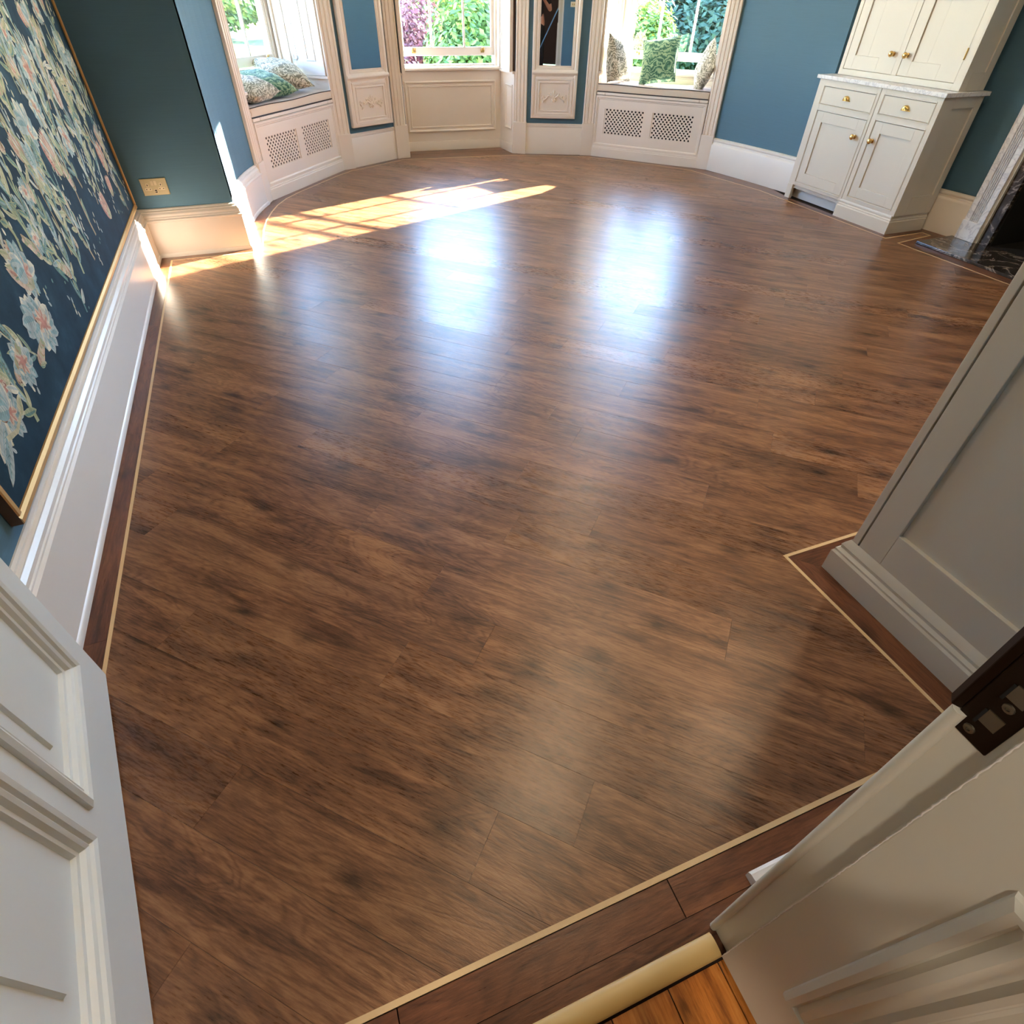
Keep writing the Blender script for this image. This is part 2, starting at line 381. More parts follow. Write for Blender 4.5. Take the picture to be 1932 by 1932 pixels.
# ------------------------------------------------------------------ floor: diagonal planks inside an inlaid strip
floor = struct(MB().box(-1.3, 6.15, .02, 9.2, -.06, -.013), 'floor', MT['sub'])
FIELD = [(-.852, .241), (-.852, 5.28), (-.168, 5.28), (-.150, 5.55), (-.128, 5.85), (-.085, 6.15), (-.021, 6.41), (.047, 6.63), (.150, 6.85), (.30, 7.066), (.569, 7.392), (.80, 7.672), (.985, 7.858),
         (1.16, 7.945), (1.70, 8.255), (3.17, 8.085), (3.98, 7.735), (4.06, 7.67), (4.62, 7.06), (4.93, 6.64), (4.99, 6.30), (5.05, 5.99), (5.125, 5.60), (5.125, 5.15), (5.130, 3.85), (5.60, 3.865),
         (5.60, 3.79), (5.13, 3.725), (5.165, 1.92), (5.69, 1.92), (5.69, 1.012), (1.552, 1.012), (1.562, .241)]
FOOT = [(-.935, .20), (-.935, 5.365), (-.255, 5.365), (-.262, 5.55), (-.252, 5.85), (-.212, 6.15), (-.140, 6.41), (-.060, 6.63), (-.018, 6.81), (.16, 7.02), (.46, 7.39), (.70, 7.69), (.905, 7.93),
        (1.09, 8.01), (1.66, 8.335), (3.27, 8.14), (3.99, 7.83), (4.12, 7.775), (4.66, 7.16), (5.09, 6.67), (5.19, 6.30), (5.25, 5.99), (5.31, 5.60), (5.232, 5.25), (5.232, 3.95), (5.70, 3.96),
        (5.74, 3.70), (5.285, 3.665), (5.262, 1.99), (5.79, 1.99), (5.79, .92), (1.655, .905), (1.665, .145)]
def clip(poly, nx, ny, d):
    out = []
    for i in range(len(poly)):
        a, b = poly[i - 1], poly[i]; da = a[0] * nx + a[1] * ny - d; db = b[0] * nx + b[1] * ny - d
        if (da <= 0) != (db <= 0):
            k = da / (da - db); out.append((a[0] + (b[0] - a[0]) * k, a[1] + (b[1] - a[1]) * k))
        if db <= 0: out.append(b)
    return out
PH = radians(-44.5); pu = (cos(PH), sin(PH)); pn = (-pu[1], pu[0])
PWD, PLN, GAP = 0.1815, 1.465, 0.00035
JOINT = {-1: -.023, 0: -.736, 1: -.497, 2: -.788, 3: .256, 4: -.638, 5: -.333, 9: -.79, 10: -1.174, 11: -.515, 12: .19, 14: -.382, -2: -.235, -3: -.95}
for r in range(-9, 48):
    n0 = .684 + PWD * r; n1 = n0 + PWD
    row = clip(clip(FIELD, pn[0], pn[1], n1 - GAP), -pn[0], -pn[1], -(n0 + GAP))
    if len(row) < 3: continue
    j = JOINT.get(r, (r * .547 * PLN + .31) % PLN)
    k0 = math.floor((min(p[0] * pu[0] + p[1] * pu[1] for p in row) - j) / PLN)
    while j + k0 * PLN < max(p[0] * pu[0] + p[1] * pu[1] for p in row):
        a, b = j + k0 * PLN, j + (k0 + 1) * PLN; k0 += 1
        q = clip(clip(row, pu[0], pu[1], b - GAP), -pu[0], -pu[1], -(a + GAP))
        q = [p for i, p in enumerate(q) if hypot(p[0] - q[i - 1][0], p[1] - q[i - 1][1]) > 1e-5]
        if len(q) < 3: continue
        ar = abs(sum(q[i - 1][0] * q[i][1] - q[i][0] * q[i - 1][1] for i in range(len(q)))) / 2
        if ar < 4e-4: continue
        cx, cy_ = pu[0] * (a + b) / 2 + pn[0] * (n0 + n1) / 2, pu[1] * (a + b) / 2 + pn[1] * (n0 + n1) / 2
        loc = [((p[0] - cx) * pu[0] + (p[1] - cy_) * pu[1], (p[0] - cx) * pn[0] + (p[1] - cy_) * pn[1]) for p in q]
        MB().prism(loc, -.012, 0).build('plank', MT['plank'], floor, (cx, cy_, 0), PH)
# inlay strip and border planks
def quad_obj(name, mat, a, b, c, d, z0, z1, parent):
    """plan quad a-b-c-d, object's x axis along a->b"""
    ang = atan2(b[1] - a[1], b[0] - a[0]); m = ((a[0] + b[0] + c[0] + d[0]) / 4, (a[1] + b[1] + c[1] + d[1]) / 4)
    ca, sa = cos(-ang), sin(-ang)
    L = [((p[0] - m[0]) * ca - (p[1] - m[1]) * sa, (p[0] - m[0]) * sa + (p[1] - m[1]) * ca) for p in (a, b, c, d)]
    return MB().prism(L, z0, z1).build(name, mat, parent, (m[0], m[1], 0), ang)
def offs(path, d):
    out = []; n = len(path)
    for i in range(n):
        a, b, c = Vector(path[i - 1]), Vector(path[i]), Vector(path[(i + 1) % n])
        d1 = (b - a).normalized(); d2 = (c - b).normalized()
        m = (Vector((-d1.y, d1.x)) + Vector((-d2.y, d2.x)))
        m = m.normalized(); m = m / max(.35, m.dot(Vector((-d1.y, d1.x)))); out.append((b.x + m.x * d, b.y + m.y * d))
    return out
ST = .013
OUT = offs(FIELD, ST)
OUT2 = offs(FIELD, ST + .0015)
for i in range(len(FIELD)):
    j = (i + 1) % len(FIELD)
    if i in (13,): pass
    quad_obj('inlay_strip', MT['strip'], FIELD[i], FIELD[j], OUT[j], OUT[i], -.011, .0006, floor)
    L = hypot(FIELD[j][0] - FIELD[i][0], FIELD[j][1] - FIELD[i][1]); n = max(1, round(L / 1.35))
    if i == len(FIELD) - 1: continue
    for k in range(n):
        f = lambda P, t: (P[i][0] + (P[j][0] - P[i][0]) * t, P[i][1] + (P[j][1] - P[i][1]) * t)
        e0 = .0006 / L if k else 0; e1 = .0006 / L if k < n - 1 else 0
        quad_obj('border_plank', MT['border'], f(OUT2, k / n + e0), f(OUT2, (k + 1) / n - e1), f(FOOT, (k + 1) / n - e1), f(FOOT, k / n + e0), -.012, 0, floor)
for x0, x1 in ((-.93, -.16), (-.157, .521), (.524, 1.66)):
    quad_obj('border_plank', MT['border'], (x0, .2255), (x1, .2255), (x1, .141), (x0, .141), -.012, 0, floor)
for x0, x1 in ((-.72, .74),):
    quad_obj('border_plank', MT['border'], (x0, .1395), (x1, .1395), (x1, .05), (x0, .05), -.012, 0, floor)
quad_obj('border_plank', MT['border'], (1.76, 8.325), (3.20, 8.15), CW.at(1.30, -.2215), CW.at(-.02, -.2215), -.012, 0, floor)
quad_obj('border_plank', MT['border'], CW.at(0, -.218), CW.at(1.29, -.218), CW.at(1.285, .0), CW.at(0, .0), -.012, 0, floor)
# hall floor
hf = struct(MB().box(-2.0, 2.35, -3.4, .045, -.06, -.022), 'floor_hall', MT['sub'])
xs = [-1.9, -1.73, -1.56, -1.39, -1.22, -1.05, -.88, -.71, -.54, -.37, -.20, -.03, .125, .27, .412, .545, .70, .87, 1.04, 1.21, 1.38, 1.55, 1.72, 1.89, 2.06]
for a, b in zip(xs, xs[1:]):
    quad_obj('floorboard', MT['pine'], (a + .002, -3.3), (a + .002, .044), (b - .001, .044), (b - .001, -3.3), -.02, -.010, hf)
pr = [(.049 + .0, .0)] + [(.0735 + .0245 * cos(t), .003 + .011 * sin(t)) for t in [pi * k / 10 for k in range(10, -1, -1)]] + [(.098, .0)]
MB().extx(pr, -.60, .556).build('threshold_bar', MT['satin'], smooth=50, label='half-round brass threshold bar between the oak floor and the pine hall boards', cat='threshold')

# ------------------------------------------------------------------ baseboards
BB = [(0, 0), (.05, 0), (.05, .018), (.046, .026), (.042, .030), (.042, .255), (.047, .262), (.047, .270), (.038, .278), (.038, .286), (.034, .290), (.034, .306), (.024, .320), (.024, .326), (.014, .331), (.014, .340), (.006, .346), (0, .346)]
BBR = [(0, 0), (.046, 0), (.046, .265), (.042, .275), (.030, .285), (.028, .30), (.034, .308), (.034, .318), (.022, .330), (.012, .334), (0, .334)]
BBP = [(0, 0), (.026, 0), (.026, .292), (.020, .302), (.028, .308), (.028, .330), (.018, .340), (0, .340)]
def bb(name, path, prof, mat): struct(MB().sweep(path, prof), name, mat, smooth=35)
bb('baseboard_left', [(XL, YN + .02), (XL, YR1), (LA[0][0], YR1)] + LA[1:], BB, MT['white'])
bb('baseboard_left_pier', [P1.at(-.01, .024), P1.at(P1.L + .01, .024)], BBP, MT['cream'])
bb('baseboard_right_pier', [P2.at(-.01, .024), P2.at(P2.L + .01, .024)], BBP, MT['cream'])
bb('baseboard_right_curve', RA, BBR, MT['white'])
bb('baseboard_right', [(5.735, 4.1), (XR, 3.60)], BBR, MT['cream'])
bb('baseboard_near', [(1.70, YN), (.712, YN)], [(0, 0), (.024, 0), (.024, .026), (.016, .034), (0, .036)], MT['white'])

# ------------------------------------------------------------------ casings (reeded pilasters on plinth blocks)
def casing(name, a, b, mat=MT['cream'], deep=.10, blk=.352, cut=(0, 0)):
    f = Frame(a, b); w = f.L
    y = -.012
    prof = [(0, deep), (0, y + .004), (.008 * w / .14, y), (.12 * w, y), (.16 * w, y + .007), (.22 * w, y + .007), (.26 * w, y - .002), (.42 * w, y - .002), (.46 * w, y + .006), (.52 * w, y + .006), (.56 * w, y - .002), (.72 * w, y - .002), (.76 * w, y + .007), (.84 * w, y + .007), (.88 * w, y), (.97 * w, y), (w, y + .004), (w, deep)]
    k_ = (w - cut[0] - cut[1]) / w; prof = [(cut[0] + x_ * k_, y_) for x_, y_ in prof]
    o = struct(MB().prism(prof, blk, HEAD + .14), name, mat, loc=f.loc, rotz=f.rot)
    MB().box(-.004, w + .004, -.024, deep, 0, blk).build('plinth_block', mat, o, bevel=.003)
    return o
casing('trim_1', LA[-1] if False else (-.062, 6.690), (-.010, 6.835))
casing('trim_2', W1.at(1.412, .002), P1.at(-.002, .0))
casing('trim_3', P1.at(P1.L + .002, 0), (1.796, 8.362), cut=(0, .018))
casing('trim_4', (3.176, 8.216), P2.at(-.002, 0), cut=(.020, 0))
casing('trim_5', P2.at(P2.L + .002, 0), W3.at(.0, .0))
casing('trim_6', W3.at(W3.L - .002, .0), (5.147, 6.615))

# ------------------------------------------------------------------ windows
BARZ = (1.66, 2.69)
def sash(parent, name, cx, y, z0, z1, rb, rt_, barz, lifts):
    w = .60; st = .045
    o = MB().box(cx - w, cx - w + st, y, y + .04, z0, z1).box(cx + w - st, cx + w, y, y + .04, z0, z1).box(cx - w + st, cx + w - st, y, y + .04, z0, z0 + rb).box(cx - w + st, cx + w - st, y, y + .04, z1 - rt_, z1).build(name, MT['cream'], parent, bevel=.003)
    for bx in (-.208, .208): MB().prism([(cx + bx - .013, y + .008), (cx + bx - .006, y), (cx + bx + .006, y), (cx + bx + .013, y + .008), (cx + bx + .010, y + .034), (cx + bx - .010, y + .034)], z0 + rb, z1 - rt_).build('glazing_bar', MT['cream'], o)
    MB().box(cx - w + st, cx + w - st, y + .002, y + .032, barz - .011, barz + .011).build('glazing_bar', MT['cream'], o)
    xs = [cx - w + st, cx - .208, cx + .208, cx + w - st]; zs = [z0 + rb, barz, z1 - rt_]
    for i in range(3):
        for k in range(2):
            MB().box(xs[i] + .009, xs[i + 1] - .009, y + .018, y + .021, zs[k] + .009, zs[k + 1] - .009).build('pane', MT['glass'], o)
    if lifts:
        for lx in (-.44, .44):
            h = MB(); h.box(cx + lx - .024, cx + lx + .024, y - .004, y, z0 + .028, z0 + .062)
            h.tube([(cx + lx - .012, y - .004, z0 + .058), (cx + lx - .012, y - .03, z0 + .062), (cx + lx - .010, y - .034, z0 + .088)], [.010, .010, .007], 8)
            h.tube([(cx + lx + .012, y - .004, z0 + .058), (cx + lx + .012, y - .03, z0 + .062), (cx + lx + .010, y - .034, z0 + .088)], [.010, .010, .007], 8)
            h.box(cx + lx - .020, cx + lx + .020, y - .036, y - .006, z0 + .040, z0 + .060)
            h.build('sash_lift', MT['brass'], o, smooth=40, bevel=.002)
    return o
def shutter_leaf(parent, x, sgn, y0, y1, z0, z1, mat):
    """folded panelled shutter standing in the jamb; face at x, room side sgn (+1 faces +x)"""
    t = .026
    m = MB(); m.box(min(x, x - sgn * t), max(x, x - sgn * t), y0, y1, z0, z1)
    o = m.build('shutter', mat, parent, bevel=.003)
    a, b = y0 + .085, y1 - .06
    for za, zb in ((z0 + .12, z0 + 1.25), (z0 + 1.37, z1 - .12)):
        rings = []
        for i, d in ((0, .0005), (.006, .007), (.018, .010), (.026, -.006), (.034, -.006), (.05, .004)):
            rings.append((a + i, za + i, b - i, zb - i, d))
        vs = []
        for p0, q0, p1, q1, d in rings: vs += [(x + sgn * d, p0, q0), (x + sgn * d, p1, q0), (x + sgn * d, p1, q1), (x + sgn * d, p0, q1)]
        fs = [(4 * k + i, 4 * k + (i + 1) % 4, 4 * k + 4 + (i + 1) % 4, 4 * k + 4 + i) for k in range(len(rings) - 1) for i in range(4)] + [tuple(4 * (len(rings) - 1) + i for i in range(4))]
        MB().add(vs, fs).build('shutter_panel', mat, o)
    return o
def window(num, fr_, cx, y, xl, xr, ylin, sill_y0, sill_front):
    """box frame, sill, linings, sashes, shutters; y = lower sash plane; ylin = front of the reveal"""
    m = MB()
    m.box(xl - .06, cx - .592, y - .012, y + .10, .885, HEAD).box(cx + .592, xr + .06, y - .012, y + .10, .885, HEAD)
    m.box(cx - .592, cx + .592, y - .012, y + .10, 3.235, HEAD)
    w = m.build('window_%d' % num, MT['cream'], None, fr_.loc, fr_.rot, kind='structure', bevel=.003)
    MB().extx([(sill_front, .846), (sill_front - .012, .856), (sill_front - .012, .872), (sill_front, .886), (y + .14, .886), (y + .14, .846)], xl + .002, xr - .002).build('window_sill', MT['cream'], w)
    MB().box(xl, xr, y - .02, y + .03, .886, .902).build('sill_bead', MT['cream'], w)
    MB().box(xl - .06, xr + .06, y + .12, y + .40, .80, .875).build('stone_sill', MT['brick'], w)
    for s_, x in ((1, xl), (-1, xr)):
        MB().box(min(x, x - s_ * .04), max(x, x - s_ * .04), ylin, y - .012, .86, HEAD).build('reveal_lining', MT['cream'], w)
        MB().box(min(x, x + s_ * .03), max(x, x + s_ * .03), y - .16, y - .012, .886, HEAD).build('lining_stile', MT['cream'], w)
        MB().box(min(x, x + s_ * .055), max(x, x + s_ * .055), y - .055, y - .030, .886, HEAD).build('parting_bead', MT['cream'], w)
    MB().box(xl, xr, ylin, y, HEAD - .03, HEAD).build('head_lining', MT['cream'], w)
    sash(w, 'lower_sash', cx, y, .985, 2.275, .085, .04, BARZ[0], True)
    sash(w, 'upper_sash', cx, y + .045, 2.10, 3.24, .04, .05, BARZ[1], False)
    return w
for num, fr_, cx in ((1, W1, .75), (3, W3, .73)):
    w = window(num, fr_, cx, .58, .0, fr_.L, .01, .50, .52)
    for s_, x in ((1, .0), (-1, fr_.L)):
        shutter_leaf(w, x + s_ * .030, s_, .018, .285, .892, HEAD - .05, MT['white'])
        shutter_leaf(w, x + s_ * .012, s_, .295, .42, .892, HEAD - .05, MT['white'])
        MB().box(min(x, x + s_ * .034), max(x, x + s_ * .034), -.004, .56, .868, .890).build('shutter_ledge', MT['cream'], w)
        MB().box(min(x - s_ * .02, x + s_ * .012), max(x - s_ * .02, x + s_ * .012), .004, .56, .69, .868).build('side_apron', MT['cream'], w)
    m = MB(); m.box(.0, fr_.L, .545, .58, .69, .846)
    m.mould(.05, .70, fr_.L - .05, .835, [(0, .545), (.004, .538), (.014, .538), (.02, .545)], False)
    m.build('apron_panel', MT['cream'], w)
# middle window with its panelled recess
w2 = window(2, CW, .645, .12, .0, 1.292, -.40, .0, -.022)
m = MB(); m.box(-.03, 1.31, .0, .05, 0, .846)
m.mould(.03, .205, 1.222, .748, [(0, 0), (.0, -.012), (.012, -.018), (.024, -.010), (.030, -.004), (.045, -.004), (.048, -.010), (.060, -.010), (.064, .0)], False)
m.extx([(-.001, .10), (-.018, .10), (-.018, .092), (-.022, .085), (-.022, 0), (-.001, 0)], -.02, 1.30)
m.build('recess_panel', MT['cream'], w2, smooth=30)
for s_, a, b in ((1, (1.789, 8.372), CW.at(0, 0)), (-1, CW.at(1.292, 0), (3.181, 8.222))):
    f = Frame(a, b); jo = empty('recess_jamb', (a[0], a[1], 0), f.rot)
    jo.parent = w2; jo.matrix_parent_inverse = Matrix.Identity(4)
    inv = Matrix.Translation(Vector(CW.loc)) @ Matrix.Rotation(CW.rot, 4, 'Z')
    jm = inv.inverted() @ (Matrix.Translation((a[0], a[1], 0)) @ Matrix.Rotation(f.rot, 4, 'Z'))
    bpy.data.objects.remove(jo)
    m = MB(); m.box(0, f.L, 0, .03, 0, .862)
    x0, x1 = (.05, f.L - .17) if s_ > 0 else (.17, f.L - .05)
    m.mould(x0, .255, x1, .728, [(0, 0), (.0, -.010), (.010, -.014), (.018, -.006), (.026, -.006), (.030, 0)], False)
    m.extx([(-.001, .10), (-.016, .10), (-.020, .085), (-.020, 0), (-.001, 0)], 0, f.L)
    jo = m.build('recess_jamb', MT['cream'], w2); jo.location = jm.to_translation(); jo.rotation_euler = (0, 0, f.rot - CW.rot)
    cap = MB().box(-.01, f.L + .01, -.03, .03, .842, .866).build('shutter_ledge', MT['cream'], jo)
    q0, q1 = (f.L - .29, f.L - .01) if s_ > 0 else (.01, .27)
    sh = MB().box(q0, q1, -.020, .004, .868, HEAD - .05); 
    sh.mould(q0 + .06, .98, q1 - .06, 2.1, [(0, -.02), (.004, -.027), (.014, -.027), (.02, -.016), (.03, -.020)], True)
    sh.build('shutter', MT['white'], jo, bevel=.002)
    r0, r1 = (.05, f.L - .30) if s_ > 0 else (.28, f.L - .03)
    MB().box(r0, r1, -.004, .02, .868, HEAD).build('shutter_gap', MT['darkgap'], jo)
    for k in range(2):
        t0 = r0 + (r1 - r0) * (.30 + .36 * k); MB().box(t0, t0 + .022, -.018, -.002, .868, HEAD - .05).build('shutter_edge', MT['cream'], jo)

# ------------------------------------------------------------------ window seats with pierced grilles
def grille_mb(x0, z0, x1, z1, y):
    m = MB(); nx = 11; w = (x1 - x0) / nx; nz = 11; h = (z1 - z0) / nz; r = min(w * .26, h * .47)
    for k in range(nz):
        off = .5 if k % 2 else 0.0; za = z0 + k * h; zb = za + h; cz = (za + zb) / 2
        for i in range(nx + (1 if off else 0)):
            xa = x0 + (i - off) * w; xb = xa + w; ca = max(xa, x0); cb = min(xb, x1)
            if ca > xa or cb < xb:
                m.add([(ca, y, za), (cb, y, za), (cb, y, zb), (ca, y, zb)], [(0, 1, 2, 3)]); continue
            cx = (xa + xb) / 2
            ring = [(cx + r * cos(t), y, cz + r * sin(t)) for t in [pi / 8 + pi / 4 * q for q in range(8)]]
            ringb = [(p[0], y + .006, p[2]) for p in ring]
            # outer points match octagon order
            out = [(xb, y, cz + h * .2), (cx + w * .2, y, zb), (cx - w * .2, y, zb), (xa, y, cz + h * .2), (xa, y, cz - h * .2), (cx - w * .2, y, za), (cx + w * .2, y, za), (xb, y, cz - h * .2)]
            cor = {0: (xb, y, zb), 2: (xa, y, zb), 4: (xa, y, za), 6: (xb, y, za)}
            vs = ring + out + ringb; fs = []
            for q in range(8):
                n = (q + 1) % 8
                if q in cor: vs.append(cor[q]); fs.append((q, 8 + q, len(vs) - 1, 8 + n, n))
                else: fs.append((q, 8 + q, 8 + n, n))
                fs.append((16 + q, q, n, 16 + n))
            m.add(vs, fs)
    return m
def window_seat(fr_, label, grp):
    L = fr_.L; o = empty('window_seat', fr_.loc, fr_.rot, label=label, cat='window seat', group=None)
    GX = ((.135, .652), (.757, 1.272)); z0, z1 = .256, .522
    m = MB(); y0, y1 = .0, .016
    xs = [.004, GX[0][0], GX[0][1], GX[1][0], GX[1][1], L - .012]
    for i in (0, 2, 4): m.box(xs[i], xs[i + 1], y0, y1, .10, .655)
    for i in (1, 3): m.box(xs[i], xs[i + 1], y0, y1, .10, z0).box(xs[i], xs[i + 1], y0, y1, z1, .655)
    m.build('front_panel', MT['cream'], o)
    for gx in GX:
        gm_ = grille_mb(gx[0], z0, gx[1], z1, .008); gm_.build('grille', MT['cream'], o)
        MB().box(gx[0] - .01, gx[1] + .01, .05, .06, z0 - .01, z1 + .01).build('grille_shade_sheet', MT['hole'], o)  # added near-black sheet, its colour stands in for the shade inside the seat
    MB().mould(.008, .110, L - .016, .652, [(0, -.002), (0, -.014), (.018, -.014), (.024, -.006), (.032, -.006), (.038, .0)], False).build('panel_moulding', MT['cream'], o)
    MB().extx([(-.016, 0), (-.022, .0), (-.022, .094), (-.018, .100), (-.018, .112), (-.012, .118), (-.014, .128), (-.014, .142), (-.004, .152), (.012, .152), (.012, 0)], .002, L - .010).build('plinth', MT['cream'], o, smooth=30)
    for a, b in ((.008, .115), (.118, L - .118), (L - .115, L - .014)):
        MB().box(a, b, -.010, .54, .660, .686).build('seat_board', MT['cream'], o, bevel=.003)
    MB().box(.02, L - .03, .30, .32, .0, .655).build('back_board', MT['hole'], o)
    return o
window_seat(W1, 'cream window seat with two pierced grilles under the three plain cushions lying flat', None)['label'] = 'cream boxed window seat with pierced grilles in the bay beside the dark return wall'
window_seat(W3, 'x', None)['label'] = 'cream boxed window seat with pierced grilles in the bay next to the blue curved wall'
def seat_cushion(fr_, label):
    L = fr_.L; x0, x1 = .012, L - .018; o = empty('seat_cushion', fr_.loc, fr_.rot, label=label, cat='cushion', group='long seat cushions on the window seats')
    zt, zb, y0, y1 = .772, .690, .0, .53
    n = 24; m = MB(); rows = []
    prof = [(y1, zb), (y1, zt - .006), (y1 - .008, zt), (y0 + .010, zt), (y0 + .002, zt - .004), (y0 - .004, (zt + zb) / 2), (y0 + .002, zb + .004), (y0 + .01, zb)]
    for i in range(n + 1):
        t = i / n; sag = .004 * sin(t * pi * 3) - .004
        rows += [(x0 + (x1 - x0) * t, y + (.003 * sin(t * 11) if y < .1 else 0), z + (sag if z > .75 else 0)) for y, z in prof]
    k = len(prof)
    fs = [(i * k + q, (i + 1) * k + q, (i + 1) * k + (q + 1) % k, i * k + (q + 1) % k) for i in range(n) for q in range(k)]
    mi = [1 if q in (1, 2, 3) else 0 for i in range(n) for q in range(k)]
    m.add(rows, fs); m.m = mi
    m.add(rows[:k], [tuple(range(k))]); m.add(rows[-k:], [tuple(range(k - 1, -1, -1))])
    m.build('cover', [MT['linen'], MT['linentop']], o, smooth=50)
    for z in (zt - .003, zb + .002):
        MB().tube([(x0 + (x1 - x0) * i / n, y0 - .001 + .003 * sin(i / n * 11), z + (.004 * sin(i / n * pi * 3) - .004 if z > .75 else 0)) for i in range(n + 1)], .0045 if z > .75 else .006, 6).build('piping', MT['piping'], o, smooth=60)
seat_cushion(W1, 'long pale seat cushion with dark piping under the three piled cushions')
seat_cushion(W3, 'long pale seat cushion with dark piping under the three upright cushions')

# scatter cushions
def scatter(label, fr_, x, y, z, size, thick, rot, mat, seed, pinch=.07):
    N = 18; rnd = random.Random(seed); m = MB(); vs = []; ph = [rnd.uniform(0, 6) for _ in range(6)]
    def pt(i, j, s_):
        a, b = -1 + 2 * i / N, -1 + 2 * j / N
        pl = (1 - abs(a) ** 2.6) * (1 - abs(b) ** 2.6); h = max(0, pl) ** .55
        k = 1 - pinch * ((1 - a * a) * (b * b) ** 3) ; k2 = 1 - pinch * ((1 - b * b) * (a * a) ** 3)
        X, Z = a * size / 2 * k2, b * size / 2 * k
        wr = .004 * sin(a * 7 + ph[0] + b * 3) + .004 * sin(b * 9 + ph[1] - a * 4)
        return (X, s_ * (h * thick / 2 + wr * h), Z)
    for s_ in (1, -1):
        vs += [pt(i, j, s_) for i in range(N + 1) for j in range(N + 1)]
    fs = []; Q = (N + 1) ** 2
    for s_ in range(2):
        for i in range(N):
            for j in range(N):
                a = s_ * Q + i * (N + 1) + j; f = (a, a + N + 1, a + N + 2, a + 1); fs.append(f if s_ else f[::-1])
    m.add(vs, fs)
    wx, wy = fr_.at(x, y)
    o = m.build('cushion', mat, None, (wx, wy, z), 0, smooth=70, label=label, cat='cushion', group='patterned scatter cushions')
    bm = bmesh.new(); bm.from_mesh(o.data); bmesh.ops.remove_doubles(bm, verts=bm.verts, dist=1e-5); bm.to_mesh(o.data); bm.free()
    E_ = Matrix.Rotation(fr_.rot, 3, 'Z') @ Matrix.Rotation(rot[2], 3, 'Z') @ Matrix.Rotation(rot[0], 3, 'X') @ Matrix.Rotation(rot[1], 3, 'Y')
    o.rotation_euler = E_.to_euler()
    edge = [pt(i, 0, 1) for i in range(N)] + [pt(N, j, 1) for j in range(N)] + [pt(N - i, N, 1) for i in range(N)] + [pt(0, N - j, 1) for j in range(N)]
    MB().tube([(p[0], 0, p[2]) for p in edge + edge[:1]], .004, 6).build('piped_edge', mat, o, smooth=60)
    return o
scatter('beige leaf-patterned cushion lying flat, front one of the piled three', W1, .30, .22, .880, .48, .20, (radians(-82), radians(4), radians(14)), MT['leafbeige'], 1)
scatter('green leaf-patterned cushion lying between two beige ones', W1, .67, .31, .880, .50, .19, (radians(-78), radians(6), radians(-8)), MT['leafgreen'], 2)
scatter('beige leaf-patterned cushion leaning on the shutter, topmost of the piled three', W1, 1.06, .33, .932, .49, .19, (radians(-72), radians(26), radians(-6)), MT['leafbeige'], 3)
scatter('beige leaf-patterned cushion standing upright against the shutter beside the mirror pier', W3, .185, .20, 1.010, .46, .20, (radians(-6), radians(2), radians(72)), MT['leafbeige'], 4)
scatter('green leaf-patterned cushion standing upright in the middle of its seat', W3, .66, .29, .998, .46, .15, (radians(-20), radians(-9), radians(-6)), MT['leafgreen'], 5)
scatter('beige leaf-patterned cushion tilted against the shutter by the blue curved wall', W3, 1.235, .22, .962, .42, .15, (radians(-12), radians(40), radians(-60)), MT['leafbeige'], 6)

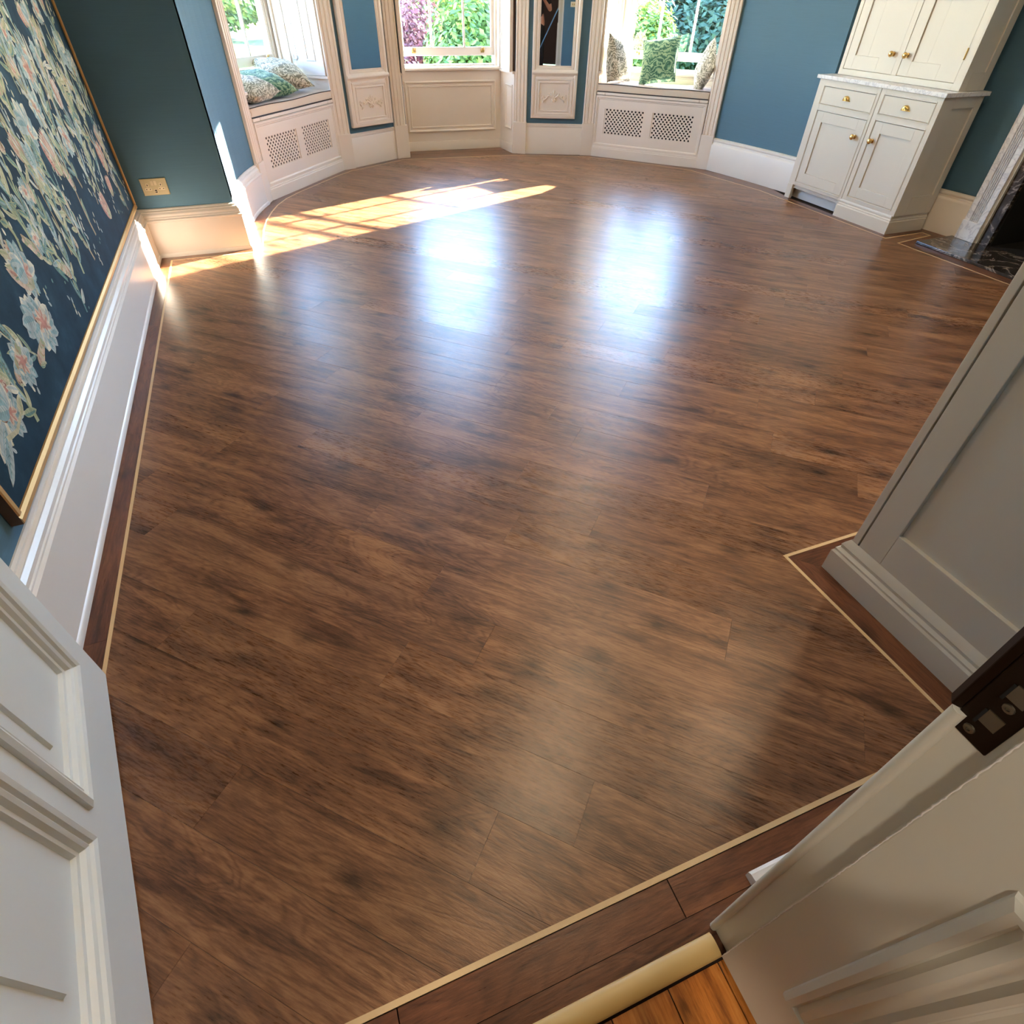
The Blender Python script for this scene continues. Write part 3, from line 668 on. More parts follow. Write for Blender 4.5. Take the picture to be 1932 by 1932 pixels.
# ------------------------------------------------------------------ pier mirrors
def pier_mirror(fr_, x0, x1, label, turn=0.0):
    c0 = Vector(fr_.at((x0 + x1) / 2, -.024 if turn else 0)); rz = fr_.rot + turn
    l0 = c0 - Vector((cos(rz), sin(rz))) * ((x0 + x1) / 2)
    o = empty('pier_mirror', (l0.x, l0.y, 0), rz, label=label, cat='mirror', group='pier mirrors between the windows')
    zt = 2.7; zb = .398; w = x1 - x0
    MB().loft([(x0, zb, x1, zt, .022), (x0, zb, x1, zt, -.022), (x0 + .006, zb + .006, x1 - .006, zt - .006, -.030), (x0 + .03, zb + .03, x1 - .03, zt - .03, -.034), (x0 + .045, zb + .045, x1 - .045, zt - .045, -.026), (x0 + .05, zb + .05, x1 - .05, zt - .05, -.020)], True, True).build('frame', MT['cream'], o, smooth=30)
    gx0, gx1, gz = x0 + .088, x1 - .088, .935
    MB().mould(x0 + .05, .895, x1 - .05, zt - .05, [(0, -.020), (.006, -.026), (.016, -.026), (.020, -.020), (.030, -.023), (.038, -.018), (.038, -.010)], False).build('glass_moulding', MT['cream'], o, smooth=30)
    MB().box(gx0, gx1, -.0225, -.021, gz, zt - .09).build('mirror_glass', MT['mirror'], o)
    MB().extx([(-.020, .828)] + [(-.026 - .018 * sin(pi * k / 8), .838 + .056 * k / 8) for k in range(9)] + [(-.020, .902)], x0 + .004, x1 - .004).build('rail_bead', MT['cream'], o, smooth=50)
    MB().mould(x0 + .045, .425, x1 - .045, .822, [(0, -.020), (.010, -.034), (.026, -.034), (.034, -.028), (.046, -.028), (.050, -.034), (.056, -.034), (.060, -.0215)], True).build('lower_panel', MT['cream'], o, smooth=30)
    # applied ornament: central plume with scrolling leaf sprays
    m = MB(); cx = (x0 + x1) / 2; cz = .625; y = -.0212
    def blob(px, pz, a, l, wd, h=.017):
        wd *= 1.45
        vs = []; n = 6
        for i in range(n + 1):
            t = i / n; ww = wd * sin(pi * min(1, t * .96 + .02)) ** .8
            bx, bz = px + l * t * cos(a), pz + l * t * sin(a); nx, nz = -sin(a), cos(a)
            vs += [(bx + nx * ww, y, bz + nz * ww), (bx, y - h * sin(pi * (t * .9 + .05)), bz), (bx - nx * ww, y, bz - nz * ww)]
        m.add(vs, [(3 * i + q, 3 * i + 3 + q, 3 * i + 4 + q, 3 * i + 1 + q) for i in range(n) for q in range(2)])
    for a in (90, 62, 118, 38, 142): blob(cx, cz, radians(a), .075 if a == 90 else .060, .012)
    for a in (250, 290, 225, 315): blob(cx, cz - .01, radians(a), .05, .011)
    m.revolve([(.020, 0), (.017, .008), (.008, .013), (0.001, .014)], (cx, y, cz - .005), 'y', 12)
    for s_ in (-1, 1):
        pts = [(cx + s_ * (.02 + .125 * t), y - .006, cz - .012 + .022 * sin(t * 5.5)) for t in [k / 10 for k in range(11)]]
        m.tube(pts, [.011 - .005 * k / 10 for k in range(11)], 6)
        for t, up_ in ((.25, 1), (.45, -1), (.62, 1), (.8, -1), (.95, 1)):
            px, pz = cx + s_ * (.02 + .125 * t), cz - .012 + .022 * sin(t * 5.5)
            blob(px, pz, atan2(up_ * .9, s_ * .6), .034, .008)
        m.tube([(cx + s_ * (.148 + .014 * cos(t)), y - .006, cz + .004 + .014 * sin(t)) for t in [k * .7 for k in range(8)]], .007, 6)
    m.build('carved_ornament', MT['cream'], o)
    return o
pier_mirror(P1, .050, .632, 'tall cream framed pier mirror reflecting only blue wall', radians(-4.0))
pier_mirror(P2, .055, .622, 'tall cream framed pier mirror reflecting the doorway and photographer')

# ------------------------------------------------------------------ framed floral mural on the long wall
MF = Frame((-.945, 1.690), (-.945, 5.262)); ML = MF.L
mur = empty('framed_mural', MF.loc, MF.rot, label='large gilt framed dark blue floral mural on the long wall', cat='mural')
MZ0, MZ1 = .392, 3.35
def rail(x0, z0, x1, z1, vert):
    m = MB()
    if vert: m.prism([(x0, .036), (x0, .004), (x0 + .004, 0), (x1 - .004, 0), (x1, .004), (x1, .036)], z0, z1)
    else: m.extx([(.036, z0), (.004, z0), (0, z0 + .004), (0, z1 - .012), (.006, z1), (.036, z1)], x0, x1)
    return m
rail(0, MZ0, ML, MZ0 + .030, False).build('frame_rail', MT['gold'], mur)
rail(0, MZ1 - .03, ML, MZ1, False).build('frame_rail', MT['gold'], mur)
rail(0, MZ0 + .03, .026, MZ1 - .03, True).build('frame_rail', MT['gold'], mur)
rail(ML - .026, MZ0 + .03, ML, MZ1 - .03, True).build('frame_rail', MT['gold'], mur)
MB().box(-.001, .0, .004, .037, MZ0, MZ1).build('frame_side', MT['walnut'], mur)
t = NT('navy_mural_ground'); v = t.coords(); f = t.noise(v, 5, 5, .6)
MT['mural'] = t.set(t.ramp(f, [(.3, lin(( 24, 46, 62))), (.55, lin((34, 60, 78))), (.8, lin((56, 88, 106)))]), .8, Specular_IOR_Level=.15)
MB().box(.02, ML - .02, .012, .036, MZ0 + .02, MZ1 - .02).build('canvas', MT['mural'], mur)
pal = [(206, 200, 168), (176, 182, 146), (222, 196, 176), (206, 150, 136), (148, 178, 184), (112, 148, 142), (226, 220, 200), (190, 166, 132), (186, 196, 196), (130, 96, 76)]
PM = []
for k, c in enumerate(pal):
    t = NT('mural_paint_%s' % 'abcdefghij'[k]); v = t.coords(); f = t.noise(v, 22, 4, .6)
    f2 = t.noise(t.coords((60, 60, 14)), 3, 3, .6); f = t.math('ADD', t.math('MULTIPLY', f, .6), t.math('MULTIPLY', f2, .4)); f = t.ramp(f, [(.35, (0, 0, 0, 1)), (.65, (1, 1, 1, 1))])
    PM.append(t.set(t.mix(f, tuple(x * .55 for x in lin(c)[:3]) + (1,), lin(c)), .75, Specular_IOR_Level=.2))
mm = MB(); rr = random.Random(11); LY = [0]
def yl(): LY[0] = (LY[0] + 1) % 40; return .0118 - .00004 * LY[0]
def inside(x, z): return .05 < x < ML - .05 and MZ0 + .045 < z < 2.1
def leaf(x, z, a, l, w, c, curl=0.0, n=7):
    if not (inside(x, z) and inside(x + l * cos(a), z + l * sin(a))): return
    y = yl(); L_, R_ = [], []
    px, pz, aa = x, z, a
    for i in range(n + 1):
        t = i / n; ww = w * max(0, sin(pi * t ** .8)) ** .6 * .5 + .0005
        L_.append((px - sin(aa) * ww, y, pz + cos(aa) * ww)); R_.append((px + sin(aa) * ww, y, pz - cos(aa) * ww))
        px += l / n * cos(aa); pz += l / n * sin(aa); aa += curl / n
    mm.add(L_ + R_, [(i, i + 1, n + 2 + i, n + 1 + i) for i in range(n)], c)
    if l > .045 and w > .014:
        y2 = y - .00002; C_ = [((a_[0] + b_[0]) / 2, y2, (a_[2] + b_[2]) / 2) for a_, b_ in zip(L_, R_)]; H_ = [((c_[0] * .35 + b_[0] * .65), y2, (c_[2] * .35 + b_[2] * .65)) for c_, b_ in zip(C_, R_)]
        mm.add(C_ + H_, [(i, i + 1, n + 2 + i, n + 1 + i) for i in range(n - 1)], SH.get(c, c))
        for q in range(1, n - 1):
            for P_ in (L_, R_):
                a_, b_ = C_[q], P_[q + 1]; t_ = .8; e_ = (a_[0] + (b_[0] - a_[0]) * t_, y2 - .00001, a_[2] + (b_[2] - a_[2]) * t_)
                mm.add([(a_[0], y2 - .00001, a_[2]), (a_[0] + (C_[q + 1][0] - a_[0]) * .22, y2 - .00001, a_[2] + (C_[q + 1][2] - a_[2]) * .22), e_], [(0, 1, 2)], DK.get(c, 5))
SH = {0: 1, 1: 5, 2: 3, 3: 2, 4: 8, 5: 4, 6: 8, 7: 9, 8: 4, 9: 7}
DK = {0: 7, 1: 5, 2: 7, 3: 9, 4: 5, 5: 9, 6: 8, 7: 9, 8: 5, 9: 7}
def ribbon(pts, w, c):
    y = yl(); L_, R_ = [], []
    for i, (x, z) in enumerate(pts):
        a = pts[max(0, i - 1)]; b = pts[min(len(pts) - 1, i + 1)]; d = hypot(b[0] - a[0], b[1] - a[1]) or 1
        nx, nz = -(b[1] - a[1]) / d, (b[0] - a[0]) / d; ww = w * (1 - .6 * i / len(pts)) / 2
        L_.append((x + nx * ww, y, z + nz * ww)); R_.append((x - nx * ww, y, z - nz * ww))
    n = len(pts); mm.add(L_ + R_, [(i, i + 1, n + i + 1, n + i) for i in range(n - 1) if inside(*pts[i]) and inside(*pts[i + 1])], c)
def flower(x, z, r, k, a0):
    if not (inside(x - r, z - r) and inside(x + r, z + r)): return
    if k == 0:      # open bloom with ruffled petals
        for q in range(11): a = a0 + q * 2 * pi / 11 + rr.uniform(-.1, .1); leaf(x, z, a, r * rr.uniform(.85, 1.1), r * .62, rr.choice((8, 4, 8, 6)))
        for q in range(8): a = a0 + q * pi / 4; leaf(x, z, a, r * .55, r * .30, rr.choice((2, 6, 2)))
        for q in range(5): a = a0 + q * 2 * pi / 5; leaf(x, z, a, r * .26, r * .16, 3)
    elif k == 1:    # closed tulip-like head
        for q in range(-3, 4): leaf(x - .004 * q, z - r * .8, a0 + q * .16, r * 1.7, r * .5, rr.choice((2, 3, 2, 6)), -q * .15)
        for q in range(-1, 2): leaf(x, z - r * .8, a0 + q * .6, r * .7, r * .3, 0)
    else:           # spray of feathered leaves
        for q in range(13):
            t = q / 12; b = (x + r * 1.4 * t * cos(a0), z + r * 1.4 * t * sin(a0))
            for s_ in (-1, 1): leaf(b[0], b[1], a0 + s_ * .75, r * (.55 - .3 * t), r * .17, rr.choice((0, 1, 2, 7, 2)), -s_ * .5)
def stem(x, z, h, amp, c, w):
    pts = []; ph = rr.uniform(0, 6); fq = rr.uniform(.7, 1.5); dr = rr.uniform(-.25, .25)
    for i in range(25): t = i / 24; pts.append((x + amp * sin(ph + fq * t * 5) + dr * t * h, z + h * t))
    ribbon(pts, w, c)
    for i in range(2, 24):
        s_ = 1 if i % 2 else -1; a = atan2(pts[i][1] - pts[i - 1][1], pts[i][0] - pts[i - 1][0])
        if rr.random() < .75: leaf(pts[i][0], pts[i][1], a + s_ * rr.uniform(.5, .9), rr.uniform(.05, .13), rr.uniform(.016, .034), rr.choice((0, 1, 1, 5, 0, 8, 6)), -s_ * rr.uniform(0, .8))
    return pts
for k in range(62):
    x = .1 + (ML - .2) * ((k * .618) % 1); z = rr.uniform(.43, 1.25)
    p = stem(x, z, rr.uniform(.35, .75), rr.uniform(.02, .09), rr.choice((0, 1, 7, 5, 1)), rr.uniform(.010, .024))
    if rr.random() < .8: flower(p[-1][0], p[-1][1], rr.uniform(.06, .10), rr.choice((0, 1, 2, 2, 1)), rr.uniform(.9, 2.2))
for k in range(48): flower(.12 + (ML - .24) * ((k * .377 + .1) % 1), .50 + 1.2 * ((k * .713) % 1), rr.uniform(.055, .115), k % 3, rr.uniform(.4, 2.7))
flower(.95, .63, .115, 0, .9); flower(1.07, .83, .115, 1, 2.2); flower(.50, .60, .105, 2, .5); flower(.72, .56, .09, 2, .3); flower(1.31, .77, .10, 2, 2.4); flower(2.13, 1.0, .12, 1, 1.9); flower(2.5, 1.0, .10, 0, .3); flower(.47, .72, .08, 1, 2.8)
for k in range(90):     # drifting bell sprigs
    x, z = rr.uniform(.1, ML - .1), rr.uniform(.46, 1.6)
    for q in range(5): leaf(x + rr.uniform(-.04, .04), z + q * .022, rr.uniform(1.0, 2.2), .028, .014, rr.choice((6, 8, 6, 0)))
for k in range(60): leaf(rr.uniform(.1, ML - .1), rr.uniform(.45, 1.7), rr.uniform(0, 3), rr.uniform(.012, .02), .012, 5)
# perched bird near the door end
bx, bz = .285, .600; LY[0] = 30
def yl(): LY[0] += 1; return .0118 - .00004 * LY[0]
leaf(bx, bz, radians(203), .17, .075, 6); leaf(bx - .03, bz - .01, radians(198), .23, .045, 6, .1); leaf(bx - .03, bz - .02, radians(215), .20, .040, 8, -.1); leaf(bx - .02, bz - .01, radians(206), .15, .022, 4)
leaf(bx - .022, bz + .002, radians(22), .062, .052, 9); leaf(bx + .030, bz + .010, radians(-12), .026, .012, 7); leaf(bx + .010, bz + .012, 0, .010, .010, 6)
ribbon([(bx - .06, bz - .04), (bx + .02, bz - .06), (bx + .10, bz - .045), (bx + .19, bz - .08)], .018, 0); leaf(bx + .10, bz - .05, radians(35), .08, .034, 0); leaf(bx + .12, bz - .06, radians(-20), .10, .030, 1)
mo = mm.build('painted_flowers', PM, mur); mo['kind'] = 'stuff'

# ------------------------------------------------------------------ double socket on the return wall
SF = Frame((XL, YR1), (0, YR1))
MT['palebrass'] = paint('pale_brass_plate', (206, 194, 156), 0.35, .03, 0)
so = empty('wall_socket', (-.803, YR1, .490), 0, label='brass double wall socket with ivory inserts on the dark return wall', cat='socket')
MB().loft([(-.088, -.055, .088, .055, 0), (-.088, -.055, .088, .055, -.006), (-.085, -.052, .085, .052, -.009)], False, True).build('plate', MT['palebrass'], so)
for sx in (-.046, .044):
    q = MB().box(sx - .007, sx + .007, -.0105, -.008, .002, .026).box(sx - .022, sx + .022, -.0105, -.008, -.022, -.004).build('socket_insert', MT['plate'], so)
    MB().box(sx - .0025, sx + .0025, -.0115, -.010, .008, .020).box(sx - .016, sx - .009, -.0115, -.010, -.015, -.010).box(sx + .009, sx + .016, -.0115, -.010, -.015, -.010).build('pin_hole', MT['hole'], q)
for sx in (-.010, .012):
    MB().box(sx - .010, sx + .010, -.0125, -.008, .010, .042).build('switch', MT['plate'], so, bevel=.002)
MB().box(-.010, .012, -.0105, -.008, -.040, -.014).build('usb_insert', MT['plate'], so)
MB().box(-.007, .009, -.0115, -.010, -.026, -.019).box(-.007, .009, -.0115, -.010, -.037, -.030).build('usb_port', MT['hole'], so)
# switch plate by the door, seen in the mirror
sw = empty('switch_plate', (.965, YN, 1.372), pi, label='pale brass light switch plate on the blue wall by the door, seen in the mirror', cat='switch')
MB().loft([(-.088, -.044, .088, .044, 0), (-.088, -.044, .088, .044, -.006), (-.084, -.040, .084, .040, -.009)], False, True).build('plate', MT['plate'], sw)
for k in (-1, 0, 1): MB().box(k * .04 - .011, k * .04 + .011, -.016, -.008, -.016, .016).build('switch', MT['satin'], sw, bevel=.002)

# ------------------------------------------------------------------ panelled door (opened into the room)
DF = Frame((-.599, .175), (-.848, 1.342))      # hinge -> leading edge ; room-right face is y<0
DL = DF.L; DT = .052
door = empty('door_1', DF.loc, DF.rot, kind='structure')
PAN = ((.125, .55), (DL - .55, DL - .125))
def dbx(x0, x1, z0, z1, nm): return MB().box(x0, x1, 0, DT, z0, z1).build(nm, MT['door'], door)
ZP = ((.222, .90), (1.15, 2.30))
for x0, x1, nm in ((0, .125, 'stile'), (.55, DL - .55, 'muntin'), (DL - .125, DL, 'stile')): dbx(x0, x1, .008, 2.44, nm)
for a, b in ((.125, .55), (DL - .55, DL - .125)):
    for z0, z1 in ((.008, .222), (.90, 1.15), (2.30, 2.44)): dbx(a, b, z0, z1, 'rail')
for a, b in PAN:
    for z0, z1 in ZP:
        p = MB(); p.box(a, b, .018, DT - .018, z0, z1)
        p.mould(a + .105, z0 + .105, b - .105, z1 - .105, [(0, .018), (.004, .010), (.012, .010)], True)
        p = p.build('panel', MT['door'], door)
        MB().mould(a - .012, z0 - .012, b + .012, z1 + .012, [(0, 0), (.001, -.010), (.012, -.016), (.022, -.012), (.026, -.004), (.034, -.008), (.042, -.004), (.048, .006), (.056, .008), (.060, .018)], False).build('panel_moulding', MT['door'], p, smooth=25)
for z in (.30, 2.05): MB().revolve([(.009, 0), (.009, .11)], (-.006, -.004, z), 'z', 10).build('hinge', MT['brass'], door)

# ------------------------------------------------------------------ doorway lining, keep plate, architrave
JX = .557
lin_o = struct(MB().prism([(JX, .050), (JX + .016, .0515), (JX + .016, .098), (JX + .022, .106), (.60, .108), (.73, .108), (.73, -.60), (JX, -.60)], 0, 2.52), 'trim_7', MT['lining'], bevel=.0025)
LFR = Frame((JX, .05), (JX, -1.0))
def on_lining(mb, name, mat, parent, **kw): return mb.build(name, mat, parent, (JX, .05, 0), LFR.rot, **kw)
for z0, z1 in ((.232, .94), (1.10, 2.35)):
    on_lining(MB().mould(.094, z0, .55, z1, [(0, 0), (.002, -.006), (.012, -.012), (.022, -.012), (.026, -.004), (.034, -.010), (.046, -.012), (.056, -.004), (.064, -.002), (.072, -.010), (.080, -.008), (.090, .001)], False), 'panel_moulding', MT['lining'], lin_o, smooth=25)
    on_lining(MB().mould(.165, z0 + .275 if z0 < 1 else z0 + .2, .48, z1 - .10, [(0, 0), (.003, -.006), (.012, -.006), (.018, 0)], False), 'panel_bead', MT['lining'], lin_o)
# ragged paint ridge where the stop was overpainted
rp = [(JX - .0004, .0495 + .0006 * rr.uniform(-1, 1), z * .006 + .004) for z in range(400)]
MB().tube(rp, [.0007 + .0011 * rr.random() ** 3 for _ in rp], 5).build('paint_ridge', MT['white'], lin_o, smooth=60)
# round bead on the room edge
rb_ = MB(); rb_.tube([(JX + .0165, .1035, 0.002), (JX + .0165, .1035, 1.051)], .009, 10); rb_.tube([(JX + .0165, .1035, 1.18), (JX + .0165, .1035, 2.5)], .009, 10); rb_.build('edge_bead', MT['lining'], lin_o, smooth=60)
kp = MB(); X0 = JX + .0155
kp.box(X0 - .0015, X0 + .004, .060, .104, 1.026, 1.30)
kp.prism([(X0 - .0015, .104), (X0 - .006, .112), (X0 + .004, .120), (X0 + .012, .120), (X0 + .004, .104)], 1.052, 1.27)
kp = kp.build('lock_keep', MT['iron'], lin_o, bevel=.0015, label='dark rusty iron lock keep with two slots')
for z in (1.070, 1.118): MB().box(X0 - .003, X0 - .0012, .070, .087, z - .010, z + .011).build('latch_slot', MT['worn'], kp)
for z in (1.0665, 1.1145): MB().box(X0 - .0035, X0 - .002, .087, .090, z - .012, z + .012).build('slot_rim', MT['hole'], kp)
for z, yy in ((1.041, .086), (1.098, .078), (1.26, .082)): MB().revolve([(.006, 0), (.0055, .002), (.0025, .0025), (.0024, .0005)], (X0 - .0015, yy, z), 'x', 12).build('screw', MT['worn'], kp, smooth=40)
kpc = [c for c in kp.children if c.name.startswith('screw')]
for c in kpc: c.scale = (-1, 1, 1); c.location = (2 * (X0 - .0015), 0, 0)
struct(MB().box(-.74, -.60, -.60, .118, 0, 2.52).box(-.60, JX, -.60, .05, 2.44, 2.52), 'trim_8', MT['lining'], bevel=.003)
ARP = [(0, 0), (0, .018), (.02, .024), (.035, .018), (.05, .012), (.09, .012), (.10, .022), (.13, .026), (.137, .020), (.137, 0)]
struct(MB().prism([(.580 + x * .95, .092 + y * .75) for x, y in ARP], 0, 2.66), 'trim_9', MT['white'], smooth=25)
struct(MB().prism([(-.602 - x, YN + (y - .022)) for x, y in ARP], 0, 2.66), 'trim_10', MT['white'], smooth=25)

# ------------------------------------------------------------------ tall cupboard by the door (its panelled end faces the doorway)
cx0, cy0, cy1 = 1.684, YN + .028, .884
cup = empty('tall_cupboard', (cx0, cy0, 0), 0, label='tall stone-painted cupboard with a panelled end standing beside the doorway', cat='cupboard')
CWD = 1.9; D_ = cy1 - cy0; CT = 2.75
MB().box(.030, CWD, .0, D_ - .034, .02, CT).build('carcass', MT['stone'], cup)
e_ = MB()      # end panel, shaker frame facing -x
s0, s1 = .06, D_ - .028 - .100
for a, b, z0, z1 in ((0, s0, .16, CT), (s1, D_ - .034, .16, CT), (s0, s1, .16, .305), (s0, s1, CT - .12, CT)): e_.box(0, .030, a, b, z0, z1)
e_.box(.016, .030, s0, s1, .30, CT - .1)
e_.build('end_panel', MT['stone'], cup, bevel=.002)
MB().box(.0, CWD, D_ - .028, D_ - .0035, .165, CT).build('face_frame', MT['stone'], cup, bevel=.002)
pl = MB(); pp = [(-.030 + .030, 0), (.030, 0), (.030, .095), (.024, .104), (.024, .112), (.014, .122), (.014, .130), (.016, .136), (.010, .150), (.004, .160), (0, .166)]
pl.sweep([(0, -.02), (0, D_), (CWD, D_)], pp, side=1); pl.build('plinth', MT['stone'], cup, smooth=30)
MB().box(-.04, CWD, 0, D_ + .04, CT, CT + .08).build('cornice', MT['stone'], cup, bevel=.01)

# ------------------------------------------------------------------ dresser: two base units, stone top, upper cupboard
DX = 5.226; DRF = Frame((DX, 5.272), (DX, 3.935)); DD = .45
def shaker(parent, name, x0, z0, x1, z1, st, y=0.0, panel=True, gap=.0028):
    x0 += gap; x1 -= gap; z0 += gap; z1 -= gap
    m = MB(); m.box(x0, x0 + st, y, y + .022, z0, z1).box(x1 - st, x1, y, y + .022, z0, z1).box(x0 + st, x1 - st, y, y + .022, z0, z0 + st).box(x0 + st, x1 - st, y, y + .022, z1 - st, z1)
    d = m.build(name, MT['stone'], parent, bevel=.0015)
    MB().box(x0 + st + .0025, x1 - st - .0025, y + .012, y + .020, z0 + st + .001, z1 - st - .001).build('panel', MT['stone'], d)
    return d
def knob(parent, x, y, z):
    MB().revolve([(.0005, .0), (.017, 0), (.017, .004), (.008, .009), (.008, .018), (.014, .022), (.021, .028), (.023, .036), (.019, .044), (.010, .048), (.0005, .049)], (x, y, z), 'y', 18, cap=False).build('knob', MT['brass'], parent, smooth=50)
def cup_handle(parent, x, y, z):
    m = MB(); n, k = 12, 5; vs = []
    for j in range(k + 1):
        ph_ = pi / 2 * j / k
        for i in range(n + 1):
            th = pi * i / n; r = .040
            vs.append((x + r * cos(th) * cos(ph_ * .96), y - .001 - .026 * sin(ph_), z - .018 + r * .95 * sin(th) * cos(ph_ * .55)))
    m.add(vs, [(j * (n + 1) + i, j * (n + 1) + i + 1, (j + 1) * (n + 1) + i + 1, (j + 1) * (n + 1) + i) for j in range(k) for i in range(n)])
    m.box(x - .046, x + .046, y - .002, y, z - .022, z - .014)
    m.build('cup_handle', MT['brass'], parent, smooth=60)
def face_frame(m, x0, x1, z0, z1, bars, y=0.0, d=.024):
    """frame with openings listed as (ox0,oz0,ox1,oz1) stacked vertically"""
    ox0, ox1 = bars[0][0], bars[0][2]
    m.box(x0, ox0, y, y + d, z0, z1).box(ox1, x1, y, y + d, z0, z1)
    zz = z0
    for b in sorted(bars, key=lambda b: b[1]):
        m.box(ox0, ox1, y, y + d, zz, b[1]); zz = b[3]
    m.box(ox0, ox1, y, y + d, zz, z1)
ZT = 1.022
def base_unit(xa, xb, dr, dd, label, toe, knob_x, end):
    o = empty('base_cabinet', DRF.loc, DRF.rot, label=label, cat='cabinet', group=None)
    m = MB(); face_frame(m, xa, xb, .132 if toe else .150, ZT, [dd, dr]); m.build('face_frame', MT['stone'], o, bevel=.0015)
    b = MB()
    if toe:
        b.box(xa, xa + .02, .024, DD, 0, ZT).box(xb - .02, xb, .024, DD, .156, ZT).box(xa + .02, xb - .02, .03, DD, .132, .15).box(xa + .02, xb - .02, DD - .02, DD, .15, ZT)
        b.box(xa + .02, xb - .02, .05, .06, .16, ZT - .01)
    else:
        b.box(xa, xb, .024, DD, .0, ZT)
    b.build('carcass', MT['stone'], o)
    for nm, r, st in (('drawer', dr, .0), ('door', dd, .085)):
        mo_ = MB().mould(r[0] - .010, r[1] - .010, r[2] + .010, r[3] + .010, [(0, 0), (.001, -.004), (.006, -.005), (.009, -.001), (.0095, .004)], False).build(nm + '_bead', MT['stone'], o)
        if nm == 'drawer':
            d = MB().box(r[0] + .0028, r[2] - .0028, .003, .022, r[1] + .0028, r[3] - .0028).build('drawer', MT['stone'], o, bevel=.0015)
            cup_handle(d, (r[0] + r[2]) / 2 + .0, .003, (r[1] + r[3]) / 2 + .006)
        else:
            d = shaker(o, 'door', r[0], r[1], r[2], r[3], st, .003); knob(d, knob_x, .003, .645)
    if toe:
        MB().box(xa - .004, xa + .068, -.002, .03, 0, .132).build('leg', MT['stone'], o, bevel=.002)
        MB().box(xa + .068, xb, .022, .03, .098, .132).build('apron', MT['stone'], o)
    else:
        PLP = [(0, 0), (.016, 0), (.016, .098), (.010, .106), (.010, .116), (.004, .124), (.006, .132), (.006, .140), (0, .152)]
        pm = MB(); pm.sweep([(xa - .0045, .02), (xa - .0045, .0), (xb - .004, 0), (xb - .004, .445)], [(o_ + .001, z) for o_, z in PLP], side=-1); pm.build('plinth', MT['stone'], o, smooth=30)
        # panelled end
        e = MB(); X = xb
        for y0, y1, z0, z1 in ((.0, .135, .15, ZT), (.385, DD, .15, ZT), (.135, .385, .15, .30), (.135, .385, .945, ZT)): e.box(X, X + .014, y0, y1, z0, z1)
        e.build('end_panel', MT['stone'], o, bevel=.0015)
    return o
base_unit(-.030, .705, (.052, .835, .668, .972), (.056, .165, .668, .782), 'base cabinet with open toe space, next to the curved blue wall', True, .600, False)
base_unit(.712, 1.318, (.762, .845, 1.275, .980), (.766, .190, 1.275, .795), 'base cabinet with moulded plinth, next to the fireplace', False, .806, True)
MB().box(-.062, 1.352, -.020, DD + .03, ZT + .002, ZT + .032).build('worktop', MT['marble'], None, DRF.loc, DRF.rot, bevel=.003, label='white marble worktop across the two base cabinets', cat='worktop')
# skirting strip seen through the toe space
MB().box(.0, .70, .09, .10, 0.0, .085).build('kick_board', MT['white'], None, DRF.loc, DRF.rot, label='white kick board set back in the toe space under the base cabinet', cat='board')
UY = .165; UZ = ZT + .034; UT = 2.75
uo = empty('upper_cabinet', DRF.loc, DRF.rot, label='tall upper cabinet with two panelled doors standing on the marble worktop', cat='cabinet')
m = MB(); u0, u1 = -.005, 1.285
m.box(u0, u0 + .042, UY, UY + .024, UZ, UT).box(u1 - .062, u1, UY, UY + .024, UZ, UT).box(u0 + .042, u1 - .062, UY, UY + .024, UZ, UZ + .045).box(u0 + .042, u1 - .062, UY, UY + .024, UT - .06, UT).box(.598, .652, UY, UY + .024, UZ + .045, UT - .06)
m.build('face_frame', MT['stone'], uo, bevel=.0015)
MB().box(u0, u1, UY + .024, DD, UZ, UT).build('carcass', MT['stone'], uo)
for (a, b), grooves, kx in (((.037, .598), (.130, .408), .548), ((.652, 1.223), (.757, 1.040), .694)):
    a2, b2 = a + .003, b - .003; z0, z1 = UZ + .048, UT - .063; za = UZ + .150
    d = MB(); y = UY + .003
    d.box(a2, grooves[0], y, y + .022, z0, z1).box(grooves[1], b2, y, y + .022, z0, z1).box(grooves[0], grooves[1], y, y + .022, z0, za).box(grooves[0], grooves[1], y, y + .022, 1.60, 1.74).box(grooves[0], grooves[1], y, y + .022, z1 - .15, z1)
    d = d.build('door', MT['stone'], uo, bevel=.0015)
    mid = (grooves[0] + grooves[1]) / 2
    for g0, g1 in ((grooves[0] + .0045, mid - .0006), (mid + .0006, grooves[1] - .0045)):
        MB().box(g0, g1, y + .012, y + .020, za, z1 - .15).build('panel', MT['stone'], d)
    knob(d, kx, y, UZ + .186)
for z in (1.25, 2.3): MB().revolve([(.006, 0), (.006, .075)], (u1 - .060, UY - .003, z), 'z', 8).build('hinge', MT['brass'], uo)
e = MB(); X = u1
for y0, y1, z0, z1 in ((UY, UY + .07, UZ, UT), (DD - .07, DD, UZ, UT), (UY + .07, DD - .07, UZ, UZ + .12), (UY + .07, DD - .07, UT - .12, UT)): e.box(X, X + .012, y0, y1, z0, z1)
e.build('end_panel', MT['stone'], uo, bevel=.0015)
MB().box(u0 - .05, u1 + .06, UY - .05, DD, UT, UT + .09).build('cornice', MT['stone'], uo, bevel=.012)

